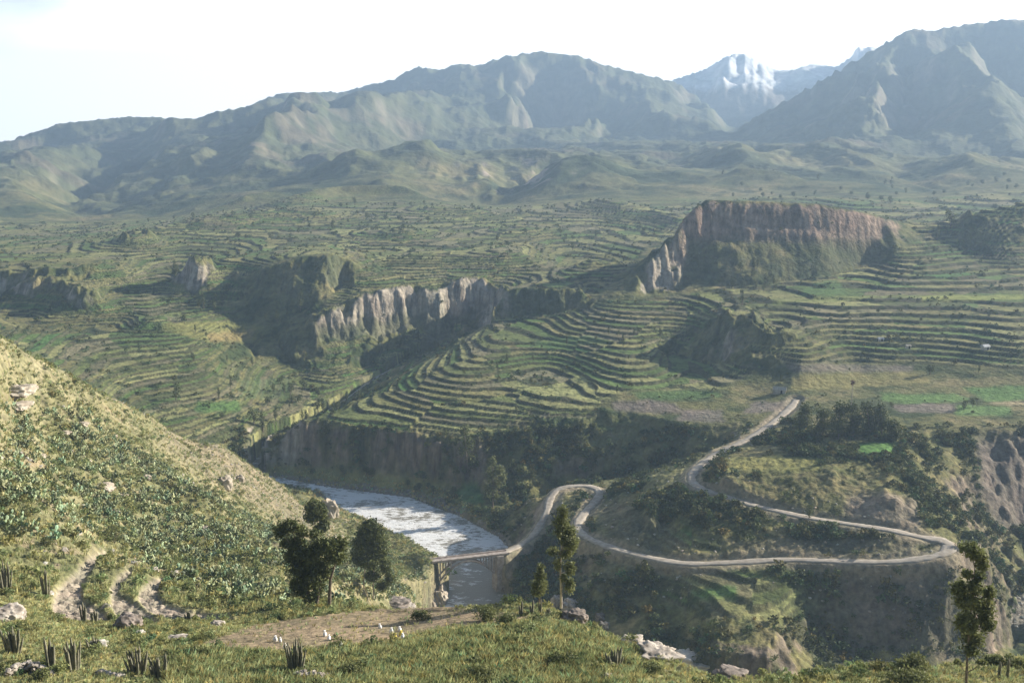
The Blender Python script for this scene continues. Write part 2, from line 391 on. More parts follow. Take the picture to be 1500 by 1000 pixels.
# right mountain
L(A(1068,192,3300),A(1130,160,3250),A(1200,120,3250),A(1270,80,3250),A(1310,57,3250),A(1335,43,3250),A(1348,45,3250),A(1365,47,3300),A(1385,42,3300),A(1470,30,3350),A(1500,31,3350),A(1650,40,3300),A(2200,100,3300))
L(A(1372,62,3180),A(1420,115,2880),A(1460,170,2600),A(1490,215,2250)); L(A(1300,80,3100),A(1275,130,2750),A(1270,185,2400))
L(A(1345,90,3150),A(1330,140,2950),A(1300,180,2600)); L(A(1440,80,3200),A(1490,140,2950),A(1540,200,2500)); L(A(1380,110,2900),A(1370,150,2650),A(1390,200,2300))
L(A(1180,145,3050),A(1200,185,2550)); P(A(1240,160,2800))
L(*[H(u,0,4000) for u in (1200,1400,1600,2200)])
# snow peaks
L(A(850,170,5200),A(940,140,5200),A(990,118,5250),A(1040,99,5300),A(1060,86,5300),A(1088,78,5300),A(1112,92,5300),A(1140,104,5320),A(1165,101,5350),A(1190,94,5350),A(1225,99,5400),A(1255,66,5400),A(1275,69,5400),A(1320,75,5400),A(1500,90,5400),A(2000,130,5300))
L(A(1000,150,4850),A(1060,155,4750),A(1150,155,4750),A(1250,140,4800)); P(A(1080,118,5080),A(1072,97,5200),A(1130,125,5100))
L(*[H(u,-40,9800) for u in (-900,0,600,1100,1600,2400)])
L(*[H(u,-60,5700) for u in (-900,0,600,1100,1600,2400)])

# ------------------------------------------------------------------ triangulate and sample on a fan-shaped grid
SX = 2.6
cv, ce, cz = [], [], []
def addp(p):
    cv.append(Vector((p[0] * SX, math.log(p[1])))); cz.append(p[2]); return len(cv) - 1
for ln in LINES:
    ids = [addp(p) for p in ln]
    ce += list(zip(ids[:-1], ids[1:]))
for p in PTS: addp(p)
for s_ in (-1.9, 1.9):
    for D_, z_ in ((3, -3), (20, -15), (70, -41), (130, -80), (200, -140), (450, -140), (700, -105), (1200, -85), (2300, -30), (3300, 60 if s_ < 0 else 200), (6000, 0), (9800, -40)):
        if s_ < 0 and 60 < D_ < 500: z_ = -20
        addp((s_, D_, z_))
ov, oe, of, orv, _, _ = geometry.delaunay_2d_cdt(cv, ce, [], 0, 1e-5)
tz = np.full(len(ov), np.nan)
for i, src in enumerate(orv):
    if src: tz[i] = max(cz[j] for j in src) if len(src) == 1 else np.mean([cz[j] for j in src])
nb = {}
for a, b in oe: nb.setdefault(a, []).append(b); nb.setdefault(b, []).append(a)
for i in np.where(np.isnan(tz))[0]:
    q = [j for j in nb.get(i, []) if not np.isnan(tz[j])]
    w = [1 / ((ov[i] - ov[j]).length + 1e-4) for j in q]
    tz[i] = sum(a * tz[j] for a, j in zip(w, q)) / sum(w)
    print('crossing', round(750 + F * ov[i][0] / SX), round(math.exp(ov[i][1]), 1))

LOD = 1.0
def seg(a, b, r): 
    n = max(2, int(math.log(b / a) / (r * LOD))); return np.exp(np.linspace(math.log(a), math.log(b), n, endpoint=False))
rows = np.concatenate([seg(4, 58, .03), seg(58, 112, .0026), seg(112, 300, .0042), seg(300, 520, .0026), seg(520, 900, .0021), seg(900, 1700, .0042), seg(1700, 4400, .0055), seg(4400, 5500, .006), [5500., 5620., 5750.]])
cs = np.concatenate([np.linspace(-1.2, -.62, 70, endpoint=False), np.arange(-.62, .62, .00118 * LOD), np.linspace(.62, 1.2, 70)])
NR, NC = len(rows), len(cs)
print('grid', NR, NC, NR * NC)
lr = np.log(rows)
z = np.full((NR, NC), np.nan)
for f in of:
    p = [(ov[i][0] / SX, ov[i][1]) for i in f]; zz = [tz[i] for i in f]
    x0 = min(a[0] for a in p); x1 = max(a[0] for a in p); y0 = min(a[1] for a in p); y1 = max(a[1] for a in p)
    c0, c1 = np.searchsorted(cs, [x0 - 1e-9, x1 + 1e-9]); r0, r1 = np.searchsorted(lr, [y0 - 1e-9, y1 + 1e-9])
    if c1 <= c0 or r1 <= r0: continue
    X, Y = np.meshgrid(cs[c0:c1], lr[r0:r1])
    d = (p[1][1] - p[2][1]) * (p[0][0] - p[2][0]) + (p[2][0] - p[1][0]) * (p[0][1] - p[2][1])
    if abs(d) < 1e-14: continue
    a = ((p[1][1] - p[2][1]) * (X - p[2][0]) + (p[2][0] - p[1][0]) * (Y - p[2][1])) / d
    b = ((p[2][1] - p[0][1]) * (X - p[2][0]) + (p[0][0] - p[2][0]) * (Y - p[2][1])) / d
    c = 1 - a - b
    m = (a >= -1e-6) & (b >= -1e-6) & (c >= -1e-6)
    sub = z[r0:r1, c0:c1]; sub[m] = (a * zz[0] + b * zz[1] + c * zz[2])[m]
if np.isnan(z).any():
    print('nan cells', np.isnan(z).sum())
    for r in range(NR):
        b = np.isnan(z[r])
        if b.any() and not b.all(): z[r][b] = np.interp(cs[b], cs[~b], z[r][~b])
        elif b.all(): z[r] = z[r - 1] if r else -3

D = np.repeat(rows[:, None], NC, 1); S = np.repeat(cs[None], NR, 0); X = S * D
zb3 = blur(z, 2.2); zb12 = blur(z, 10)
w = np.maximum(smooth(2.0, 7.0, np.abs(zb3 - zb12) / D * F), smooth(1500, 2200, D))
z0 = zb3 * w + zb12 * (1 - w)
z0[0] = z[0]

def bil(g, r, c):
    r = np.clip(r, 0, NR - 1.001); c = np.clip(c, 0, NC - 1.001)
    ri = r.astype(np.int32); ci = c.astype(np.int32); fr = r - ri; fc = c - ci
    return (g[ri, ci] * (1 - fr) + g[ri + 1, ci] * fr) * (1 - fc) + (g[ri, ci + 1] * (1 - fr) + g[ri + 1, ci + 1] * fr) * fc
def dist_poly(pts, pad=30):
    """distance of every grid vertex to a world polyline (x,y) and the interpolated z of the nearest point"""
    dd = np.full((NR, NC), 1e3); zz = np.zeros((NR, NC))
    for a, b in zip(pts[:-1], pts[1:]):
        r0 = np.searchsorted(rows, min(a[1], b[1]) - pad); r1 = np.searchsorted(rows, max(a[1], b[1]) + pad)
        sx = [(q + k) / p for q, p in ((a[0], a[1]), (b[0], b[1])) for k in (-pad, pad)]
        c0 = np.searchsorted(cs, min(sx) - .02); c1 = np.searchsorted(cs, max(sx) + .02)
        xx = X[r0:r1, c0:c1]; yy = D[r0:r1, c0:c1]
        vx, vy = b[0] - a[0], b[1] - a[1]; l2 = vx * vx + vy * vy + 1e-9
        t = np.clip(((xx - a[0]) * vx + (yy - a[1]) * vy) / l2, 0, 1)
        d = np.hypot(xx - a[0] - t * vx, yy - a[1] - t * vy)
        m = d < dd[r0:r1, c0:c1]
        dd[r0:r1, c0:c1][m] = d[m]; zz[r0:r1, c0:c1][m] = (a[2] + t * (b[2] - a[2]))[m]
    return dd, zz
def spline(pts, n=8):
    out = []
    P_ = [Vector(p) for p in pts]; P_ = [P_[0] * 2 - P_[1]] + P_ + [P_[-1] * 2 - P_[-2]]
    for i in range(1, len(P_) - 2):
        a, b, c, d = P_[i - 1:i + 3]
        for k in range(n):
            t = k / n
            out.append(0.5 * ((2 * b) + (c - a) * t + (2 * a - 5 * b + 4 * c - d) * t * t + (3 * b - a - 3 * c + d) * t ** 3))
    out.append(P_[-2]); return out
W3 = lambda p: (p[0] * p[1], p[1], p[2])

# jagged cliffs and gullies: look the smooth surface up at noise-shifted places
dlr = np.gradient(lr)[:, None]; dcs = np.gradient(cs)[None]
amp = np.interp(D, [4, 60, 110, 200, 350, 900, 1500, 3000, 9500], [0, 0.3, .6, 1.5, 3.6, 4.4, 18., 60., 90.])
wl = np.interp(D[:, 0], [4, 150, 350, 900, 1500, 3000, 9500], [6, 12, 22, 34, 90, 260, 600])
def band(fn, lo_hi):
    """noise at a wavelength fixed within each depth band, cross-faded between bands"""
    out = np.zeros((NR, NC))
    for a0, a1, b0, b1, sc in lo_hi:
        wgt = smooth(a0, a1, rows) * (1 - smooth(b0, b1, rows))
        r = np.where(wgt > 0)[0]
        if len(r): out[r] += wgt[r, None] * fn(X[r], D[r], sc)
    return out
BANDS = [(-2, -1, 180, 300, 9), (180, 300, 1100, 1500, 14), (1100, 1500, 2300, 2900, 90), (2300, 2900, 5200, 6000, 260), (5200, 6000, 1e5, 2e5, 500)]
gx = band(lambda x, y, s: (ridged(x, y, s, 4, .55, 3.1) - .6) if (s < 12 or s > 60) else (.45 * (ridged(x, y, s * .8, 4, .6, 3.1) - .6) + .9 * fbm(x, y, s * 2.2, 5, .6, 3.9)), BANDS) * amp
gy = band(lambda x, y, s: fbm(x, y * .6, s * .8, 4, .55, 8.7), BANDS) * amp
roadw = [W3(p) for p in ROAD]; rs = [tuple(v) for v in spline(roadw, 6)]
droad, zroad = dist_poly(rs)
rb = [W3(p) for p in RB]; lbw = [W3(p) for p in LB]
mid = [tuple((Vector(a) + Vector(b)) / 2) for a, b in zip(lbw, rb)]
calm = smooth(2, 14, droad)
_zz = blur(z0, 4); _gY = np.gradient(_zz, axis=0) / (D * dlr); _gX = np.gradient(_zz, axis=1) / (D * dcs)
s00 = np.hypot(_gX, _gY - _gX * S)
ridge_x = np.interp(D, [100, 160, 250, 330, 400, 460], [-10, -30, -40, -50, -78, -78])
lefthill = (1 - smooth(ridge_x * 0 - 10, 12, X + .1 * (D - 330))) * (1 - smooth(405, 425, D))
gx *= (.3 + .7 * smooth(.2, .55, s00)) * (1 - .75 * lefthill); gy *= (.3 + .7 * smooth(.2, .55, s00)) * (1 - .75 * lefthill)
esc = smooth(110, 140, X) * (1 - smooth(330, 360, X)) * smooth(680, 700, D) * (1 - smooth(860, 900, D))
gx *= 1 - .8 * esc; gy *= 1 - .7 * esc
ri = np.arange(NR)[:, None] + (gy / D) / dlr * calm; ci = np.arange(NC)[None] + (gx / D) / dcs * calm
zw = bil(z0, ri, ci)
k_ = smooth(52, 60, D) 
zw = z0 * (1 - k_) + zw * k_

# slope of the broad surface
def slope(zz):
    gY = np.gradient(zz, axis=0) / (D * dlr); gX = np.gradient(zz, axis=1) / (D * dcs)
    gY = gY - gX * S
    return gX, gY, np.hypot(gX, gY)
_, _, sl0 = slope(blur(zw, 2.5))

# fractal relief, stronger on the mountains
mnt = smooth(1500, 2600, D)
rel = band(lambda x, y, s: ridged(x, y, s, 5, .52, 5.5) - .7, [(-2, -1, 180, 300, 14), (180, 300, 1100, 1500, 30), (1100, 1500, 2100, 2700, 320), (2100, 2700, 5200, 6000, 800), (5200, 6000, 1e5, 2e5, 1000)])
rel = np.where(D > 1400, np.minimum(rel, .45) - .2, rel)
ramp = np.interp(D, [4, 60, 110, 200, 500, 1200, 1900, 2700, 3500, 8500], [0, .1, .25, .9, .7, 1.6, 14, 34, 52, 45])
steep = smooth(.25, .7, sl0)
rel2 = band(lambda x, y, s: ridged(x, y, s, 4, .55, 91.) - .7, [(1900, 2500, 4600, 4700, 190)])
zw = zw - 6 * np.abs(rel2) * smooth(1900, 2600, D)
zw = zw + rel * ramp * np.where(D < 1400, .25 + 1.0 * steep, 1.0) * calm * (1 - .7 * lefthill) * (1 - .6 * esc)
zw = zw + lefthill * smooth(110, 150, D) * (2.6 * fbm(X, D, 45, 3, .5, 33.) + .8 * fbm(X, D, 14, 3, .5, 35.))
# folds of the far slopes: raised spurs and carved gullies
def fold(pts, h, w_, taper=.35):
    global zw
    P_ = [tuple(v) for v in spline([W3(p) for p in pts], 6)]
    pad = w_ * 2.6; r0 = np.searchsorted(rows, min(p[1] for p in P_) - pad); r1 = np.searchsorted(rows, max(p[1] for p in P_) + pad)
    sx = [(p[0] + k) / p[1] for p in P_ for k in (-pad, pad)]; c0 = np.searchsorted(cs, min(sx)); c1 = np.searchsorted(cs, max(sx))
    r1 = min(r1, NR); c1 = min(c1, NC)
    xx = X[r0:r1, c0:c1]; yy = D[r0:r1, c0:c1]
    xx = xx + w_ * .5 * fbm(xx, yy, w_ * 2, 3, .5, 77.); yy = yy + w_ * .4 * fbm(xx, yy, w_ * 2, 3, .5, 79.)
    dd = np.full(xx.shape, 1e9); tp = np.zeros(xx.shape); nP = len(P_) - 1
    for i_, (a, b) in enumerate(zip(P_[:-1], P_[1:])):
        vx, vy = b[0] - a[0], b[1] - a[1]; t = np.clip(((xx - a[0]) * vx + (yy - a[1]) * vy) / (vx * vx + vy * vy + 1e-9), 0, 1)
        q_ = np.hypot(xx - a[0] - t * vx, yy - a[1] - t * vy); tp = np.where(q_ < dd, (i_ + t) / nP, tp); dd = np.minimum(dd, q_)
    endf = (smooth(0, .4, tp) * (1 - .7 * smooth(.6, 1, tp))) if w_ > 40 else 1
    zw[r0:r1, c0:c1] += h * endf * np.exp(-np.hypot(dd, .25 * w_) / w_ * 1.2) * (1 - smooth(1.6 * w_, 2.6 * w_, dd))
fold([A(300,186,3350),A(262,215,2950),A(225,245,2500),A(190,290,1900)], 110, 120)
fold([A(405,170,3500),A(350,195,3150),A(310,230,2700),A(250,275,2100)], 115, 120)
fold([A(500,185,3500),A(450,215,2900),A(390,250,2300),A(340,285,1850)], 80, 100)
fold([A(130,205,3050),A(155,235,2700),A(110,285,2000),A(125,320,1500)], -60, 80)
fold([A(265,205,3050),A(215,235,2600),A(150,290,1950)], -70, 90)
fold([A(350,190,3100),A(290,240,2500),A(225,285,1950)], -60, 90)
fold([A(670,110,3800),A(610,140,3500),A(550,180,3150),A(480,212,2800),A(410,236,2450)], 150, 130)
fold([A(770,150,3500),A(740,135,3520),A(690,150,3450)], 95, 90)
fold([A(850,95,3950),A(830,130,3700),A(800,165,3450)], -130, 150)
fold([A(900,120,3900),A(960,160,3550),A(1010,190,3200)], 80, 100)
fold([A(880,120,3850),A(900,160,3450),A(880,195,3100)], -80, 100)
fold([A(1372,72,3150),A(1410,115,2900),A(1450,165,2600),A(1480,210,2300)], 110, 100)
fold([A(1320,85,3100),A(1300,120,2900),A(1270,160,2650),A(1255,190,2450)], 75, 90)
fold([A(1365,110,2980),A(1350,150,2700),A(1330,190,2400)], -100, 100)
fold([A(1460,110,3050),A(1500,160,2750)], -60, 90)
fold([A(1200,135,3100),A(1215,165,2850),A(1230,190,2600)], -30, 60); fold([A(1140,170,3100),A(1150,190,2900)], -25, 50)
fold([A(60,225,2900),A(40,260,2300),A(20,300,1700)], 40, 90)
fold([A(430,240,2350),A(500,262,1950),A(540,285,1600)], 30, 70); fold([A(560,235,2350),A(610,255,2050),A(630,275,1800)], 30, 60)
fold([A(785,292,1500),A(815,266,1640),A(845,250,1760),A(900,256,1760),A(980,266,1700)], 40, 70)
fold([A(470,250,1900),A(520,258,1900),A(600,255,1950),A(650,250,2050)], 40, 60); fold([A(1040,262,1700),A(1120,268,1620),A(1200,272,1560)], 26, 50); fold([A(330,300,1350),A(380,292,1450),A(420,285,1500)], 22, 50)
fold([A(700,240,1900),A(710,262,1760),A(722,288,1600)], 16, 22)
fold([A(1030,215,2350),A(1060,235,2050),A(1100,255,1850)], 45, 70); fold([A(1190,212,2300),A(1230,235,2000),A(1290,262,1700)], 48, 70)
fold([A(1290,225,2050),A(1340,262,1650),A(1360,290,1350)], -22, 50); fold([A(1400,235,1950),A(1450,262,1650)], 45, 70)
for pts_, h_ in (([A(430,300,1300),A(500,292,1400),A(600,288,1420)], 24), ([A(340,322,1080),A(420,315,1120),A(470,318,1100)], 17), ([A(880,300,1250),A(960,312,1120),A(1010,322,1020)], 18), ([A(570,345,960),A(590,343,960)], 14), ([A(760,340,1000),A(780,334,1010)], 18), ([A(240,330,1040),A(290,326,1060)], 16), ([A(1080,285,1250),A(1130,283,1280)], 14), ([A(640,306,1180),A(700,312,1150)], 14), ([A(330,395,800),A(345,405,780)], 12), ([A(570,385,800),A(610,380,810)], 9), ([A(1400,318,830),A(1460,306,835),A(1520,300,840)], 12), ([A(1180,288,1300),A(1260,300,1180)], 8)):
    fold(pts_, h_, 24)
fold([A(212,466,650),A(236,468,652)], 9, 8)
fold([A(55,412,712),A(80,405,716),A(100,410,714)], 17, 15); fold([A(115,442,690),A(140,442,688)], 12, 13); fold([A(150,400,752),A(175,398,756)], 9, 10); fold([A(283,388,752),A(295,388,752)], 11, 10); fold([A(15,410,715),A(-10,405,715)], 10, 12)
SKY = [(-400,235),(0,210),(90,181),(190,171),(290,174),(310,165),(360,157),(400,140),(430,135),(500,136),(530,127),(575,117),(610,98),(645,103),(668,94),(700,96),(740,83),(790,76),(850,82),(880,94),(950,111),(990,121),(1040,156),(1072,190),
       (1130,160),(1200,120),(1270,79),(1310,56),(1335,42),(1348,44),(1365,46),(1385,41),(1470,29),(1500,30),(1650,38),(2100,95)]
sk_s = [sof(u, tanv(v)) for u, v in SKY]; want = -np.interp(cs, sk_s, [tanv(v) for _, v in SKY])
for _ in range(3):
    rr0, rr1 = np.searchsorted(rows, [2300, 4550]); tt = (zw / D)[rr0:rr1]; have = tt.max(0)
    gap = np.convolve(np.pad(want - have, 6, mode='edge'), np.ones(13) / 13, 'valid')
    zw = zw + gap[None] * D * np.clip(zw / D / np.maximum(have, .01)[None], 0, 1.1) * smooth(2200, 2800, D) * (1 - smooth(4550, 4650, D))
SKY2 = [(900,150),(940,140),(985,118),(1020,106),(1040,98),(1060,85),(1075,80),(1090,79),(1102,84),(1112,92),(1140,104),(1165,102),(1190,94),(1225,98),(1245,86),(1257,68),(1264,72),(1275,68),(1300,76),(1500,90)]
want2 = -np.interp(cs, [sof(u, tanv(v)) for u, v in SKY2], [tanv(v) for _, v in SKY2])
for _ in range(3):
    rr0, rr1 = np.searchsorted(rows, [4900, 5480]); have2 = (zw / D)[rr0:rr1].max(0); gap = np.convolve(np.pad(want2 - have2, 2, mode='edge'), np.ones(5) / 5, 'valid') * ((cs > .08) & (cs < .6))
    zw = zw + gap[None] * D * np.clip(zw / D / np.maximum(have2, .01)[None], 0, 1.1) * smooth(4680, 4900, D) * (1 - smooth(5500, 5650, D))
print('skyline gap', np.abs(gap[200:-200]).max() * F)
u_img = 750 + F * S * (math.cos(R(PITCH)) + math.sin(R(PITCH)) * (math.tan(R(PITCH)) + zw / D) / (1 - zw / D * math.tan(R(PITCH))))
v_img = 500 - F * (math.tan(R(PITCH)) + zw / D) / (1 - zw / D * math.tan(R(PITCH)))

# ------------------------------------------------------------------ terraces
def inpoly(poly, uu, vv):
    ins = np.zeros(uu.shape, bool); n = len(poly)
    for i in range(n):
        x1, y1 = poly[i]; x2, y2 = poly[(i + 1) % n]
        if y1 == y2: continue
        c = ((y1 > vv) != (y2 > vv)) & (uu < (x2 - x1) * (vv - y1) / (y2 - y1) + x1)
        ins ^= c
    return ins
tm = (1 - smooth(.40, .62, sl0)) * smooth(455, 470, D) * (1 - smooth(1150, 1500, D)) * smooth(-158, -153, zw)
# the small terraced spur below the road and the benches above it
near = inpoly([(960,835),(1060,832),(1160,850),(1210,880),(1190,900),(1130,905),(1010,900),(960,870)], u_img, v_img) & (D > 250) & (D < 330)
near |= inpoly([(940,770),(1000,770),(1060,795),(1050,812),(960,800)], u_img, v_img) & (D > 300) & (D < 350)
tm = np.maximum(tm, blur(near.astype(float), 1.5) * .8)
pid, pedge = voronoi(X + 9 * fbm(X, D, 50, 2, .5, 1.7), D * .8 + 9 * fbm(X, D, 50, 2, .5, 5.7), 46)
bid, _ = voronoi(X + 20 * fbm(X, D, 90, 2, .5, 2.7), D * .7, 150, 5)
# cumulative step function: steps of 1.5 m low down, 3 m higher up
zt = np.linspace(-175, 20, 2000); hh = np.interp(zt, [-160, -118, -95, -80, 0], [1.45, 1.6, 1.9, 2.3, 3.4])
Fz = np.concatenate([[0], np.cumsum(np.diff(zt) / hh[:-1])])
tm *= 1 - blur(inpoly([(860,445),(960,350),(1010,280),(1330,285),(1340,352),(1290,376),(1210,404),(1000,432)], u_img, v_img) * 1.0 * (D > 660) * (D < 900), 3)
tm *= 1 - blur(inpoly([(340,520),(335,470),(375,395),(440,365),(545,380),(480,440),(450,470),(430,540)], u_img, v_img) * 1.0 * (D > 600) * (D < 760), 3)
flat = blur(inpoly([(1120,532),(1340,530),(1500,538),(1900,538),(1900,640),(1330,640),(1170,606),(1000,628),(870,610),(880,588),(920,570),(1060,568)], u_img, v_img) * 1.0 * (D > 420) * (D < 600), 2); tm *= 1 - .93 * flat
n0 = fbm(X, D, 60, 2, .5, 14.4)
zs = blur(zw, 5)
jit = (hsh(pid, 1) - .5) * 1.0
un = u_img + 10 * n0 ; kk = np.where(un < np.interp(D, [480, 520, 600, 680, 740, 1500], [440, 500, 560, 640, 720, 800]), 1.5, np.where(un < 1010, 1.22, 1.0))
q = kk * np.interp(zs + jit + .4 * fbm(X, D, 35, 2, .5, 4.4), zt, Fz)
qi = np.floor(q); fr = q - qi
rise = smooth(.74, .97, fr)
zq = np.interp((qi + rise + .10 * fr) / kk, Fz, zt) - jit * .8
zw2 = zw * (1 - tm) + (zq + .12 * fbm(X, D, 5, 2)) * tm
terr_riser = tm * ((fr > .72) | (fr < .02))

# ------------------------------------------------------------------ furrowed plots on the near left
def plot_mask(poly, dmin, dmax, b=1.0):
    return blur((inpoly(poly, u_img, v_img) & (D > dmin) & (D < dmax)).astype(float), b)
PL1 = [(152,806),(130,815),(108,838),(82,862),(76,888),(82,905),(120,908),(160,908),(150,893),(124,880),(118,865),(128,840),(140,822),(158,808)]
PL2 = [(190,832),(172,842),(161,862),(163,885),(172,905),(235,912),(215,893),(185,875),(172,868),(178,850),(195,836)]
PL3 = [(240,845),(222,848),(205,862),(202,878),(220,895),(250,906),(350,908),(320,900),(270,892),(240,882),(230,868),(234,856)]
plots = np.clip(plot_mask(PL1, 90, 170) + plot_mask(PL2, 90, 170) + plot_mask(PL3, 90, 170), 0, 1)
FLD = [(370,915),(460,902),(540,893),(640,885),(700,893),(790,905),(700,915),(640,918),(590,935),(500,945),(420,952),(280,945),(330,930)]
bare = plot_mask(FLD, 75, 125, 2.0)
bare = np.maximum(bare, plot_mask([(372,916),(460,903),(560,890),(640,884),(640,889),(540,901),(440,914)], 80, 135, 1.0))
zw2 += plots * (.16 * np.sin((X * .35 + D) * 2 * math.pi / 1.0) - .5)

# ------------------------------------------------------------------ river bed and road bed
river_c = [tuple(Vector(a)) for a in mid]
inr = np.zeros((NR, NC), bool)
poly = [(p[0] * p[1], p[1]) for p in LB] + [(p[0] * p[1], p[1]) for p in RB][::-1]
inr = inpoly(poly, X, D)
tail = [mid[-1], (-20, 300, -165), (20, 262, -166), (110, 235, -168), (300, 225, -170)]
dt_, _ = dist_poly(tail, 40)
head = [W3(H(383,-164,472)), W3(H(374,-164,490)), W3(H(395,-163,512)), W3(H(440,-160,535)), W3(H(490,-157,573)), W3(H(540,-153,618)), W3(H(590,-150,662)), W3(H(640,-147,688))]
dh_, zh_ = dist_poly(head, 30)
inrb = blur(inr.astype(float), 1.2)
zw2 = np.where(inr, np.minimum(zw2, -166.5 - 1.5 * inrb), zw2)
out_near = (~inr) & (dt_ > 14) & (D > 320) & (D < 480) & (zw2 < -164.9)
zw2 = np.where(out_near, -164.6 + .3 * fbm(X, D, 6, 3), zw2)
zw2 = np.where(dt_ < 14, np.minimum(zw2, -168), zw2)
zw2 = np.where(dh_ < 3, np.minimum(zw2, zh_ - .8), zw2)
rw = 1 - smooth(2.2, 4.6, droad)
zw2 = zw2 * (1 - rw) + (zroad - .25) * rw
# fine lumps
lump = band(lambda x, y, s: fbm(x, y, s, 3, .55, 12.), [(-2, -1, 150, 200, 1.3), (150, 200, 500, 600, 3.0), (500, 600, 1200, 1500, 6), (1200, 1500, 1e5, 2e5, 30)])
zw2 += (1 - .8 * bare) * lump * np.interp(D, [4, 60, 120, 250, 500, 1500, 4000], [.1, .14, .3, .5, .25, 1.0, 4]) * (1 - rw) * (1 - .85 * tm) * (1 - .8 * flat) * np.where(inr, 0, 1)
zf = zw2

# ------------------------------------------------------------------ colours
gX, gY, sl = slope(blur(zf, 1.0))
_, _, slb = slope(blur(zf, 3.0))
C = np.zeros((NR, NC, 3))
def c3(*a): return np.array(a)
def mixc(C, c, m):
    m = np.clip(m, 0, 1)[..., None]; return C * (1 - m) + c * m
n1 = band(lambda x, y, s: fbm(x, y, s, 4, .55, 21.), [(-2, -1, 180, 300, 10), (180, 300, 1100, 1500, 28), (1100, 1500, 1e5, 2e5, 200)])
n2 = band(lambda x, y, s: fbm(x, y, s, 4, .6, 41.), [(-2, -1, 180, 300, 2.2), (180, 300, 1100, 1500, 8), (1100, 1500, 1e5, 2e5, 60)])
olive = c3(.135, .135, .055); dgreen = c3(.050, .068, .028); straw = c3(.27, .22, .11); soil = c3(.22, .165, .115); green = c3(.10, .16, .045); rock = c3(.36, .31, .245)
C[:] = olive
C = mixc(C, dgreen, smooth(.0, .5, n1))
C = mixc(C, straw, smooth(.1, .7, -n1 + .3 * n2) * .6)
C = mixc(C, dgreen, smooth(.25, .5, n2) * .7)
# terrace treads: one crop per step and patch
cell = (qi + 40) * 7919 + pid
h1 = hsh(cell, 3); h2 = hsh(bid, 4); h3 = hsh(cell, 9)
pal = np.array([[.16,.15,.062],[.19,.185,.075],[.12,.14,.05],[.215,.20,.085],[.10,.15,.045],[.18,.165,.095],[.235,.235,.10],[.15,.17,.06],[.095,.11,.045]])
pi_ = (h1 * .6 + h2 * .4) * len(pal); pc = pal[np.clip(pi_.astype(int), 0, len(pal) - 1)] * (0.85 + .45 * h3)[..., None] * np.array([1.0, 1.0, .98])
C = mixc(C, pc, tm * .95)
C = mixc(C, c3(.09, .17, .05), tm * (h1 > .98) * (D < 900))
C = mixc(C, dgreen * .8, tm * smooth(.35, .6, n2 + .25 * n1) * .8)
C = mixc(C, c3(.075, .072, .042), terr_riser * .85)  # risers: stone and scrub tone, darkened further to paint in their shade
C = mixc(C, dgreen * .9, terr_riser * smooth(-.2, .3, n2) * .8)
# cliffs by slope
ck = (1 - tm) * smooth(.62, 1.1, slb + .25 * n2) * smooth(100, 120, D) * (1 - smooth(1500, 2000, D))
st = fbm(X * 1.0, zf * .15, 3.5, 4, .6, 3.) + .7 * fbm(X * .05, zf + .15 * X, 2.6, 3, .6, 63.)
rc = rock[None, None] * (0.9 + .45 * st)[..., None]
pink = smooth(960, 1010, u_img) * (1 - smooth(1320, 1400, u_img)) * smooth(700, 715, D) * (1 - smooth(850, 870, D))
rc = rc * (1 - pink[..., None] * np.array([.08, .22, .26]))
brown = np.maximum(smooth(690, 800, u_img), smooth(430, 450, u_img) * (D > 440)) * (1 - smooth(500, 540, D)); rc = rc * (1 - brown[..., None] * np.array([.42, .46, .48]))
pale = np.zeros((NR, NC))
for pl_, a_, b__ in [([(455,455),(475,435),(600,400),(745,395),(745,485),(640,505),(560,525),(480,545),(462,500)], 630, 770), ([(-400,370),(200,375),(195,425),(180,475),(90,475),(-400,470)], 660, 800),
  ([(255,370),(325,375),(325,425),(255,425)], 700, 800), ([(160,318),(230,322),(230,360),(160,362)], 880, 980), ([(985,285),(1330,285),(1335,352),(1000,352)], 715, 860), ([(935,430),(960,345),(1010,345),(1000,400),(975,440)], 670, 780),
  ([(370,690),(370,640),(440,600),(470,600),(450,690)], 470, 520), ([(440,620),(560,545),(600,520),(560,560),(470,640)], 500, 720)]:
    pale = np.maximum(pale, blur((inpoly(pl_, u_img, v_img) & (D > a_) & (D < b__)).astype(float), 1.5))
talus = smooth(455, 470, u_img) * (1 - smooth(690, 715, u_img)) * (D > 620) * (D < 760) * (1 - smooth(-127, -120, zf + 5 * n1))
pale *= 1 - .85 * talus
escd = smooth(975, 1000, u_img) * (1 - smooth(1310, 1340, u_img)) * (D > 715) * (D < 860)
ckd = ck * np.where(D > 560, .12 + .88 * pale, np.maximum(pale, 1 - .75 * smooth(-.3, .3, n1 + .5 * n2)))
C = mixc(C, dgreen * 1.1, ck * (D > 560) * .8)  # dark scrub green, with the shade of the far steep slopes put into it
C = mixc(C, rc * (1 - .15 * escd)[..., None], ckd)  # escarpment rock darkened, shade of its face put into the colour
# soft scree on the left hill
lefth = smooth(112, 125, D) * (1 - smooth(405, 440, D)) * (u_img < 700)
C = mixc(C, c3(.20, .195, .10), lefth * .7)
C = mixc(C, c3(.30, .24, .16), lefth * smooth(.2, .5, n1 - .5 * n2 - .1) * .7)
C = mixc(C, c3(.22, .19, .10), lefth * smooth(.7, 1.2, sl) * .4)
# foreground shelf
fg = 1 - smooth(118, 126, D)
C = mixc(C, c3(.28, .262, .13), fg * .75)
C = mixc(C, c3(.24, .18, .125) * (1 + .15 * n2[..., None]), bare * .85)
C = mixc(C, c3(.32, .27, .22), plots * .95)
